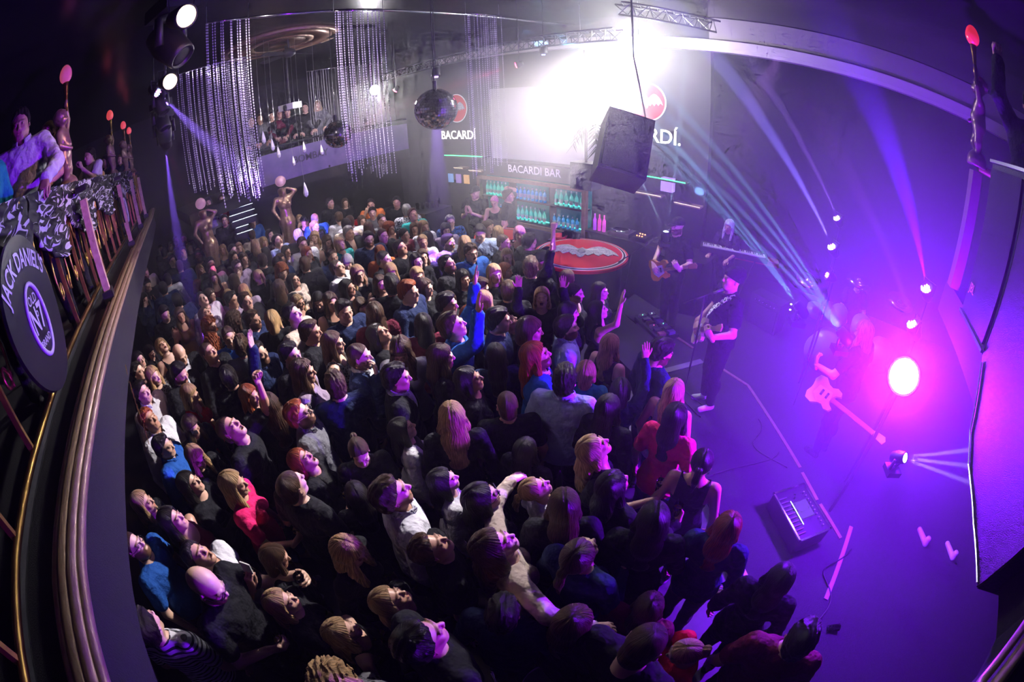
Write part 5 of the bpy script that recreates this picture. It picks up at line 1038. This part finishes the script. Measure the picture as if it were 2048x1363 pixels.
CROWD='''-1295 54 155 lnlk r0 dd F
-1151 55 164 sdlk a0 dd M
-1207 78 164 sdtg r0 dd M
-1262 103 163 sntk c0 dd M
-1228 125 166 sntk c0 dd M
-1172 120 155 lnlk r0 dd F
-1041 96 165 ldtk cu dd M
-1122 124 155 lnlk c0 dd F
-1013 61 165 sdtk r0 dd M
-1037 -10 164 bntc qd dd MB
-917 -12 164 sdtk qd cc M
-920 68 165 snjn a0 dd M
-861 32 164 sdsw a0 dd M
-815 17 164 sdjn a0 dd M
-707 31 162 sdln a0 dd M
-929 116 165 sdlk cu dd MB
-1071 136 152 ldtk c0 dd F
-1039 159 157 oytk q0 dd F
-995 169 155 lylv c0 dd F
-944 176 155 lykg c0 dd F
-871 182 162 sdtk r0 dd M
-904 204 154 lytk c0 dd F
-831 123 165 sdtk q0 dd M
-792 116 163 sntg r0 dd M
-752 110 158 lnkm c0 dd F
-832 172 158 lnlk r0 dd F
-794 183 156 lnlk q0 dd F
-733 153 164 sntv q0 hd M
-696 134 155 lntk l0 dd F
-1048 235 164 sdlk c0 dd M
-930 246 164 bntc a0 dd M
-849 226 159 lylk a0 dd F
-878 254 151 oytk r0 dd F
-1068 290 164 sdsb qd dd M
-1131 233 164 sdlk c0 dd M
-1276 243 165 sdjk c0 dd M
-908 280 155 ldlk r0 dd F
-791 258 164 sdsl ru hd MO
-927 322 155 ldkw q0 hd F
-780 297 162 sgtk a0 dd M
-707 274 164 snlw q0 dd M
-888 359 159 kdkk r0 dd M
-948 372 155 pytk q0 hd F
-664 206 162 sdln qd dd M
-702 193 164 sntk a0 dd M
-772 223 155 ldtm a0 dd F
-747 254 151 ldlv r0 dd F
-655 167 157 pylk l0 dd F
-625 197 161 crlk qd dd F
-582 201 152 ldtc ru dd F
-607 232 160 snjk a0 dd M
-560 168 160 lnlk a0 dd F
-521 176 145 lykc r0 dd F
-692 86 151 onlk r0 dd F
-644 69 163 sdsw rU dd MO
-661 111 146 oytv q0 dd F
-599 103 160 sdtv r0 dd M
-562 116 162 sntk r0 dn M
-627 131 154 lylv a0 dd F
-604 64 155 lnlv rU dd FO
-647 25 158 wnky c0 dd F
-680 2 164 sdlk qd nd M
-859 -28 155 ldln qd hd F
-500 104 159 snln r0 dd MB
-464 120 162 oylk a0 cc F
-428 137 172 sdtc ru dd M
-820 494 164 sdto c0 hd M
-769 527 164 sdsk c0 dd M
-683 489 164 sgsw a0 dd M
-645 476 163 sntt ru dd M
-686 431 161 bntg r0 dd M
-750 425 154 lntr r0 dd F
-674 393 158 wnlk a0 dd F
-641 416 155 crkm r0 dd F
-795 399 164 sntw ad dd M
-702 364 169 sdlc a0 dd M
-849 368 165 bgsb a0 dd M
-813 349 160 pytk r0 dd F
-745 316 157 wykc c0 hd F
-704 319 155 lnkk qd dd F
-666 347 165 sgjk r0 dd M
-593 343 166 sdln q0 dd MBS
-573 398 158 pdtm r0 dd F
-614 451 148 lntk q0 dd F
-575 442 159 lylw r0 dd F
-564 493 156 sgsb q0 dd M
-540 461 154 odlv q0 dd F
-449 450 168 sdsl cd dd M
-486 502 154 lnlk r0 dd F
-482 413 157 sdsg r0 dd MB
-442 410 161 wylk a0 dd F
-409 389 162 snsb q0 dd MSO
-515 391 158 pytw q0 cd F
-541 421 151 ldlk l0 dd F
-517 352 160 sdlk ru dd M
-554 337 152 lrlo a0 dd F
-641 316 158 oytt ru dd F
-599 277 158 bnjn q0 dd M
-559 281 157 ogtk cd dd F
-532 252 162 bnsw ru dd M
-493 259 159 wylk q0 cd F
-504 310 160 bdtk r0 dd M
-466 294 157 lylk cd dd F
-453 330 159 ldlk q0 dd F
-478 360 151 lnlk q0 dd F
-411 350 157 sdsk ru dd MB
-422 305 155 lylk q0 dd F
-373 338 151 ldlk q0 dd F
-335 323 155 snsl rd dd M
-341 360 157 lylk q0 cd F
-320 263 162 sdlk r0 dd M
-347 290 147 lnlk q0 dd F
-283 262 159 orlk r0 cd F
-300 297 157 lylk l0 dd F
-387 288 154 lnlk r0 dd F
-363 247 171 srln r0 fd M
-403 253 167 sdlk a0 dd M
-442 262 155 lnkk q0 cc FO
-467 228 157 ldlk r0 dd F
-446 191 160 lnkk q0 dd F
-486 193 152 ldlk cd dd F
-668 263 157 lrtk r0 dd F
-397 183 166 sdtn q0 dd M
-417 216 150 onlk q0 dd F
-362 201 166 lnlm a0 dd F
-311 224 158 ldlm a0 dd F
-602 -42 148 ldjk rd dd F
-569 -16 156 oykk qU dd FO
-504 0 164 bbjk qd dd M
-458 -10 164 sdjk qd fd M
-525 -60 160 sdtk r0 dd M
-489 -41 161 lytg r0 dd F
-453 -58 166 sdsw r0 dd M
-397 -57 162 srsw ru dd M
-418 -10 155 lykr rd dd F
-379 -21 147 wnlk qd dd F
-459 35 164 bnlk ru dd M
-484 66 161 bnsb c0 dd M
-440 70 162 sntg a0 fd M
-398 39 158 sdlk a0 dd M
-401 78 164 sdsn r0 ud MB
-368 101 165 sdlk r0 dd M
-358 46 153 lrtk r0 Pd F
-304 17 166 bntk rU dF MO
-320 55 156 wnlk a0 dd F
-328 96 165 wnlv r0 dd F
-282 70 160 srsg ru dd MSB
-564 56 153 crlk r0 dd F
-520 47 149 crlk a0 dd F
-388 135 166 snlk r0 dd M
-348 140 165 lnkg r0 dd F
-325 186 161 ldlk rU dd F
-286 178 165 wnlw cd dd F
-266 226 171 snlb ru uu M
-308 145 164 bnjn r0 hd M
-255 147 164 sdjk r0 dd M
-248 190 163 wnlk r0 dd F
-289 109 162 snln a0 dd M
-184 143 163 wylk a0 dd F
-209 188 159 ldlk ru dd F
-220 125 145 ldjw ru dd F
-509 534 145 lnlk q0 dd F
-449 489 155 lylk a0 dd F
-408 454 157 bntk r0 dd M
-410 494 159 opkk c0 dd F
-370 466 162 sdtk e0 Fd M
-378 427 150 lyjk q0 dd F
-299 379 168 snlk a0 Pd M
-355 395 145 lrlk r0 cd F
-309 418 162 tdlk r0 ud M
-297 335 154 sntk a0 dd M
-260 298 145 lylk rU dd F
-212 264 167 onlk r0 dd F
-255 341 155 lylk cu uu FO
-265 404 153 lnlk e0 dd F
-237 377 153 pdkk r0 dd F
-216 332 154 ldlk r0 dd F
-195 299 159 sdsl r0 dd MB
-224 414 145 ldlk r0 dd F
-198 368 147 ldkk ru ud F
-218 226 158 ldln a0 dd F
-182 239 165 lrjb ru dd MB
-170 185 154 bntk a0 dd M
-146 223 165 sdsl a0 dd M
-153 267 144 oytt a0 dd F
-153 307 151 lykk e0 dd F
-106 306 164 sdln rd dd MB
-116 261 145 odln a0 ud F
-76 278 152 lykv e0 dd F
-61 241 158 ldtp e0 dd F
-92 189 156 lykk rU nd FO
-27 212 155 pdkk a0 dd F
-357 -54 154 sdsb r0 dd M
-326 -29 151 lylk qd dd F
-287 -39 155 ldlk ru cc F
-258 -9 157 lytp r0 nd F
-300 -89 155 lylk r0 dd F
-257 -64 159 ldkm ru dd F
-253 -104 162 bntb ru dd MBS
-218 -55 154 sdtw rU Pd MO
-216 27 163 bntk e0 fd M
-194 -15 144 lnlk rd dd F
-227 86 149 pntk cd dc FO
-247 52 148 lrjk rU cd FO
-159 72 167 snsw ru dd M
-160 111 144 ldlw ru dd F
-122 109 159 ldlk ru nd FS
-196 61 144 ldtk a0 dd F
-158 26 155 wylk qd dd F
-121 69 154 sntk rU dd MO
-108 146 144 pylw rU dd F
-79 127 164 lnlk a0 dd F
-66 163 159 ldlk ru nd F
-89 89 166 wnlc rU oo F
-53 107 167 pnln ru ff F
-32 144 167 ldlk a0 fd F
-179 -60 176 bbtk qd fn MBS
-183 -115 164 sdtw e0 dd M
-156 -23 149 lylk ru nd F
-114 31 150 lylk rU dd F
-121 -5 144 wykk ru dd F
-76 21 176 sdtk ru dd M
-66 59 154 sdln e0 fd M
0 71 176 bntk ed dd M
26 96 144 pytr qd cc F
8 171 155 lrln e0 dd F
52 152 155 ldlk e0 dd F
75 116 164 sdtm r0 dd M
-766 462 159 sdsg c0 dd M
-733 389 164 snjw a0 dd M
-966 466 165 sdtk r0 dd M
-963 506 154 lnlk q0 dd F
-609 380 158 bntk r0 dd M
-866 103 153 lytm q0 dd F
-536 87 155 cnlk e0 dd F
-247 261 167 sdtn r0 dd M
-716 230 150 lntk r0 dd F
-565 -56 158 ldlk r0 dd F
-35 74 158 lnlk r0 dd F
-9 108 144 lntm e0 dd F
-137 165 144 ldlk e0 dd F
-107 224 157 ldlk e0 dd F
-90 -28 167 cylg e0 dd F'''
def short(q):
    hair=('shaved head' if q['hair']=='b' else ('beanie' if q['hair']=='t' else ('black cap' if q['hair']=='k' else HN[q['hair']]+' '+HCN[q['hc']]+' hair')))
    return hair,CN[q['tc']]+' '+KN[q['top']]
rows=[]
for ln in CROWD.strip().splitlines():
    a=ln.split(); rows.append(dict(x=int(a[0])/100,y=int(a[1])/100,z=int(a[2])/100,hair=a[3][0],hc=a[3][1],top=a[3][2],tc=a[3][3],face=a[4][0],tl=a[4][1],pose=a[5],fl=a[6]))
ACT={'d':'','f':'hand at chest','u':'arm raised','F':'fist raised','c':'hands together','P':'holding up phone','h':'hand at face','o':'arms spread','n':'hand held out'}
FACE={'r':'facing stage','c':'facing camera','a':'back to camera','l':'turned from stage','q':'turned half to camera','e':'turned half away'}
TLN={'u':'looking up','U':'head thrown back','d':'looking down','0':''}
def proj(x,y,z):
    c=MC.T@np.array([x,y,z-CAMH]);c=c/np.linalg.norm(c);th=math.acos(-c[2]);r=2*FPX*math.sin(th/2);s=math.hypot(c[0],c[1])+1e-9
    return 1024+r*c[0]/s,681.5-r*c[1]/s
for q in rows:
    hd,tp=short(q);q['short']='%s, %s'%(hd,tp);q['px']=proj(q['x'],q['y'],q['z'])
    acts=[ACT[p] for p in sorted(set(q['pose'])) if ACT.get(p)]
    q['base']='person, %s, %s%s'%(hd,tp,(', '+acts[0]) if acts else ((', '+TLN[q['tl']]) if TLN[q['tl']] else ', '+FACE[q['face']]))
from collections import Counter
cb=Counter(q['base'] for q in rows); cs=Counter(q['short'] for q in rows); used=set()
LMK=[((1170,505),'round red bat counter'),((563,400),'statue with globe lamp'),((1470,640),'singer in beanie'),((1362,440),'guitarist in cap'),((490,430),'lit staircase'),((675,268),'small mirror ball'),((872,218),'large mirror ball'),((1075,400),'lit bottle shelf'),((1600,1020),'silver mixer case')]
def rel(q,px):
    dx,dy=q['px'][0]-px[0],q['px'][1]-px[1]
    if abs(dx)>abs(dy): return 'right of' if dx>0 else 'left of'
    return 'just below' if dy>0 else 'just above'
for q in rows:
    lab=q['base']
    if cb[lab]>1:
        cand=sorted([(math.dist(q['px'],o['px']),o['px'],'the one with '+o['short']) for o in rows if o is not q and cs[o['short']]==1])[:14]+[(math.dist(q['px'],p),p,'the '+n) for p,n in LMK]
        pre='person, '+q['short'];done=False
        for k,(d_,p,nm) in enumerate(cand):
            for adv in ('',):
                l2='%s, %s %s'%(q['base'] if len(q['base'].split())+len(nm.split())<=14 else pre,rel(q,p),nm.replace('the one with ','')+(' ' if 0 else ''))
                l2=l2.replace(nm.replace('the one with ',''),('the '+nm.replace('the one with ','').replace(',','')+' person') if nm.startswith('the one') else nm)
                if l2 not in used and len(l2.split())<=16: lab=l2;done=True;break
            if done:break
    used.add(lab);q['label']=lab
gi=0;GLB=set()
def ulab(pre,q):
    l=pre+' the '+q['short'].replace(',','').replace(' person','')+' person'
    if l in GLB: l+=', near the '+('bottom' if q['px'][1]>1050 else 'middle')+(' left' if q['px'][0]<700 else (' right' if q['px'][0]>1150 else ' centre'))
    if l in GLB: l+=' below'
    GLB.add(l);return l
for q in sorted(rows,key=lambda q:math.hypot(q['x'],q['y'])):
    x,y=q['x'],q['y'];D=math.hypot(math.hypot(x,y),2.05)
    rv=nrm((.3-x,4.8-y));cv=nrm((-x,-y));dv={'r':rv,'c':cv,'a':-cv,'l':-rv,'q':nrm(rv+cv*1.1),'e':nrm(rv-cv)}[q['face']]
    yaw=math.atan2(-dv[0],dv[1])+math.radians(random.uniform(-12,12));tl={'0':random.choice((0,0,8)),'u':20,'U':40,'d':-18}[q['tl']]
    if D>6.5 and tl==8: tl=0
    fem=1 if 'F' in q['fl'] else 0; pose=q['pose']
    if D>6.5 and pose not in('dd','ud','hd','cc'): pose='cc'
    tm=None
    if q['top']=='t' and q['tc']=='w' and abs(x+1.6)<1.2 and y<1 and not fem and q['face']=='e': tm=STRIPE
    if q['hair']+q['hc']=='wn' and q['tc'] in 'yw': tm=SEQ
    if q['hair']+q['hc'] in('sg','cr','cy') or (q['tc']=='g' and fem): tm=LACE
    r=person(x,y,q['z'],yaw,q['hair'],q['hc'],q['top'],q['tc'],tl,pose,fem,1 if 'B' in q['fl'] else 0,1 if 'S' in q['fl'] else 0,1 if 'O' in q['fl'] else 0,q['label'],'crowd on the dance floor',D=D,topmat=tm,legcol=random.choice('kkkng') ,shoecol=random.choice([(.02,.02,.02),(.6,.6,.6),(.1,.06,.04)]))
    if D<5.2:
        for side,ch in((1,pose[0]),(-1,pose[1])):
            if ch in 'fn' and q['hc']+q['tc'] not in('rn','nn') and pose!='ff':
                p,d,n,s=hand_at(r,fem,pose,side); drink(p,ulab('tumbler held by',q),gi); gi+=1
            if ch=='P': p,d,n,s=hand_at(r,fem,pose,side); phone(p,d,n,s,ulab('phone held up by',q))
# ---------------- band ----------------
def guitar(origin,neck,face,body_m,label,bass=False,nm='electric_guitar'):
    """origin = body centre, neck direction, face = string side"""
    n=nrm(neck);fz=nrm(np.array(face)-n*(np.array(face)@n));x=np.cross(n,fz);o=np.array(origin);t=thing(nm,label,'guitar',o)
    half=[(-.20,.02),(-.22,.09),(-.19,.16),(-.10,.175),(-.02,.125),(.04,.115),(.10,.145),(.17,.13),(.19,.085),(.13,.06),(.11,.03)]
    P=[(a,b) for a,b in half]+[(a*(.92 if a>0 else 1),-b*.95) for a,b in half[::-1]]
    MB().plate(P,o+fz*.022,n,np.cross(fz,n),.042).build('body',body_m,t);L=.50 if not bass else .66
    MB().plate([(-.12,.06),(.08,.07),(.10,-.05),(-.05,-.11),(-.14,-.05)],o+fz*.025,n,np.cross(fz,n),.004).build('pickguard',WHITEM,t)
    MB().box(o+n*(.11+L/2)+fz*.026,(L,.048,.022),R=np.array([n,np.cross(fz,n),fz]).T).build('neck',mat('maple',(.40,.22,.09),.4) if 'maple' not in bpy.data.materials else bpy.data.materials['maple'],t)
    MB().plate([(0,.024),(.03,.035),(.15,.045),(.18,.01),(.16,-.035),(.02,-.03)],o+n*(.11+L)+fz*.036,n,np.cross(fz,n),.016).build('headstock',body_m if bass else bpy.data.materials['maple'],t)
    for k in(-.04,.04): MB().box(o+n*k+fz*.033,(.025,.07,.012),R=np.array([n,np.cross(fz,n),fz]).T).build('pickup',BLACK,t)
    for k in range(4 if bass else 6):
        off=(k-(1.5 if bass else 2.5))*.0085;MB().cyl(o-n*.13+fz*.042+np.cross(fz,n)*off,o+n*(.12+L)+fz*.042+np.cross(fz,n)*off,.0011,n=3).build('string',STEEL,t)
    return t
def fdir(yaw): return np.array((-math.sin(yaw),math.cos(yaw),0))
def strap(P0,P1,yaw,loc,h,m,label):
    f=fdir(yaw);s=np.array((f[1],-f[0],0));c=np.array(loc)
    P=[c+s*.20+f*.16+(0,0,1.05*h),c+s*.05+f*.155+(0,0,1.28*h),c-s*.12+f*.10+(0,0,1.47*h),c-s*.13+(0,0,1.50*h),c-s*.08-f*.13+(0,0,1.42*h),c+s*.05-f*.17+(0,0,1.25*h),c+s*.22-f*.06+(0,0,1.02*h)]
    G=[];
    for i,p in enumerate(P):
        tn=nrm(P[min(i+1,6)]-P[max(i-1,0)]);out=nrm(p-(c+(0,0,p[2])*np.array((0,0,1)))*np.array((1,1,0))-np.array((0,0,p[2]))+(0,0,.3 if 2<=i<=4 else 0));w_=nrm(np.cross(tn,out));G.append([p+w_*.03+out*.012,p-w_*.03+out*.012,p-w_*.03+out*.006,p+w_*.03+out*.006,p+w_*.03+out*.012])
    b=MB();b.sheet(G);o=b.build('guitar_strap',m,None,True);tag(o,label,'strap')
ARM['G']=((.33,-.02,1.18),(.20,.24,1.02),(-.8,.35,-.45),(-.2,-.7,-.6),'relax'); ARM['N']=((.36,.08,1.18),(.36,.32,1.16),(-.3,.5,.75),(-.7,-.5,.2),'grip')
ARM['K']=((.26,.10,1.14),(.20,.36,1.06),(-.05,1,-.15),(0,-.1,-1),'relax'); ARM['L']=((.30,.10,1.20),(.16,.30,1.02),(-.5,.7,-.4),(0,-.2,-1),'relax'); ARM['B']=((.34,.05,1.66),(.12,-.04,1.76),(-.9,0,.2),(-.1,.4,-1),'relax')
def full(r,fem,D):  # visible legs
    pass
y1=math.radians(130)
r=person(SG[0],SG[1],1.72,y1,'t','d','t','k',8,'GN',0,0,0,0,'person singing at the microphone, black beanie and black tee, playing guitar, white shoes',None,.15,D=4,shoecol=(.72,.72,.75),lod=.0055)
f=fdir(y1);s=np.array((f[1],-f[0],0));guitar(SG+s*.10+f*.245+(0,0,1.04),(-s*.82)+np.array((0,0,.50))+f*.08,f+np.array((0,0,.35)),mat('cream_guitar',(.62,.50,.34),.25),'cream electric guitar played by the singer in beanie')
strap(0,0,y1,SG,1.05,LACE,'white patterned guitar strap over the singer shoulder')
y2=math.radians(158)
r=person(GT[0],GT[1],1.70,y2,'k','d','t','k',0,'GN',0,1,0,0,'person in black cap and black tee playing guitar beside the keyboard',None,.15,D=5,lod=.0065)
f=fdir(y2);s=np.array((f[1],-f[0],0));guitar(GT+s*.06+f*.235+(0,0,1.02),(-s*.9)+np.array((0,0,.42)),f,mat('orange_guitar',(.65,.30,.05),.22,coat=.5),'orange wooden electric guitar played by the person in cap')
y3=math.radians(60)
r=person(BS[0],BS[1],1.66,y3,'l','y','t','k',-18,'GN',0,0,0,0,'person with long blonde hair bent over a bass guitar in the purple haze',None,.15,D=5,lod=.0065)
f=fdir(y3);s=np.array((f[1],-f[0],0));guitar(atz(1650,790,1.05),atz(1752,872,1.1)-atz(1650,790,1.05),(-.2,-.6,.7),mat('white_bass',(.60,.58,.64),.25),'white bass guitar held low in the purple haze',True,'bass_guitar')
kp=atz(1462,452,1.66);person(kp[0],kp[1]-.1,1.55,math.radians(170),'l','w','t','k',-18,'KK',1,0,0,0,'person with pink lit pale hair bent over the keyboard',None,.15,D=6)
dp=kt+(.35,1.0,0);person(dp[0],dp[1],1.42,math.radians(190),'s','n','t','k',-18,'KK',0,0,0,0,'person seated behind the pale drum kit in purple haze',None,.0,D=6)
# bar staff
for (px,py,hd,hz,yawd,hair,hc,top,tc,tl,pose,fem,lb) in ((951,386,9.0,1.72,-60,'k','d','t','k',0,'cc',0,'person, black cap and black tee, clapping behind the bar'),(990,402,8.6,1.60,-30,'p','p','k','k',-18,'KK',1,'person, pink tied-back hair and black strap top, leaning at the bar'),(1016,396,8.7,1.68,150,'s','n','t','k',0,'dB',0,'person, brown hair and black tee, hand on head beside the bottle shelves'),
    (740,405,10.2,0,0,'','','','',0,'',0,'')):
    if not hair: continue
    g=athd(px,py,hd);person(g[0],g[1],hz,math.atan2(g[0],-g[1])+math.radians(yawd-30 if 0 else yawd*.5),hair,hc,top,tc,tl,pose,fem,0,0,0,lb,None,max(0,g[2]-hz),D=9)
# people on the staircase
for (px,py,hd,tc,hair,hc,top,fem,lb) in ((417,405,10.6,'w','l','d','l',1,'person, long dark hair and white sweater, standing on the stairs'),(443,398,10.8,'r','l','n','d',1,'person, brown hair and red dress, standing on the stairs'),(449,440,10.2,'k','s','d','l',0,'person, short dark hair and black sweater, at the foot of the stairs')):
    g=athd(px,py,hd);person(g[0],g[1],1.62,math.atan2(g[0],-g[1]),hair,hc,top,tc,0,'dd',fem,0,0,0,lb,None,max(0,g[2]-1.62),D=10)
# far balcony spectators
for i,(px,py,tc,hair,hc,fem) in enumerate(((505,262,'k','s','d',0),(522,256,'g','s','n',0),(547,262,'k','l','d',1),(561,246,'m','l','n',1),(577,243,'k','s','d',0),(614,252,'k','s','d',0),(640,256,'g','l','y',1))):
    g=athd(px,py,11.2);person(g[0],g[1],1.62,math.atan2(g[0],-g[1]),hair,hc,'l',tc,0,'LL',fem,0,0,0,'person in %s sweater with %s %s hair watching from the far balcony, %s'%(CN[tc],HN[hair],HCN[hc],('leftmost','second from left','third from left','middle','third from right','second from right','rightmost')[i]),'spectators on the far balcony',2.48,D=10)
# left balcony spectators
def balc_(px,py):
    return 0
def balc(px,py,hd,hz,hair,hc,top,tc,tl,pose,fem,beard,yawoff,lb,D=4,mt=0):
    z0=2.80;hd=1.0
    while athd(px,py,hd)[1]>rim(athd(px,py,hd)[0])-.50 and hd<14 and px<1000: hd+=.05
    g=athd(px,py,hd);hh=g[2]-z0;return person(g[0],g[1],max(1.3,min(1.85,hh)),math.atan2(g[0],-g[1])+yawoff,hair,hc,top,tc,tl,pose,fem,beard,0,mt,lb,None,z0,D=D)
ARM['R']=((.30,.16,1.20),(.20,.40,1.10),(-.2,.75,-.6),(-.1,-.3,-1),'grip')
balc(42,252,3.35,1.6,'s','d','s','w',-5,'RR',0,0,-.15,'person in white collared shirt with short dark hair leaning on the balcony rail',3.5)
balc(99,268,3.75,1.6,'b','n','t','l',0,'RR',0,1,-.9,'person with shaved head and pale blue tee leaning on the rail beside the first cherub',4)
balc(-45,300,3.6,1.5,'l','d','t','t',0,'hd',1,0,.4,'person in teal tee at the extreme left of the balcony',4)
balc(180,312,5.2,1.5,'s','d','t','w',0,'RP',0,0,-.9,'person in white tee sitting behind the first cherub',6)
balc(212,322,5.9,1.5,'l','d','l','n',0,'PR',1,0,-.9,'person in navy sweater between the first and second cherub',6)
balc(242,318,7.6,1.5,'s','n','l','n',0,'RR',0,0,-.7,'person in navy sweater beside the second cherub',8)
balc(256,318,7.9,1.5,'s','d','t','k',0,'PR',0,0,-.9,'person in black tee holding a phone beside the second cherub',8)
balc(190,345,5.0,1.4,'l','y','t','y',0,'RR',1,0,-.8,'person in yellow tee low behind the balcony rail',6)
g=athd(2075,262,3.4);person(g[0],g[1]+.1,1.62,math.atan2(g[0],-g[1]),'s','d','l','k',0,'Fd',0,0,0,0,'person with raised fist at the right edge behind the right balcony rail',None,2.8,D=4)
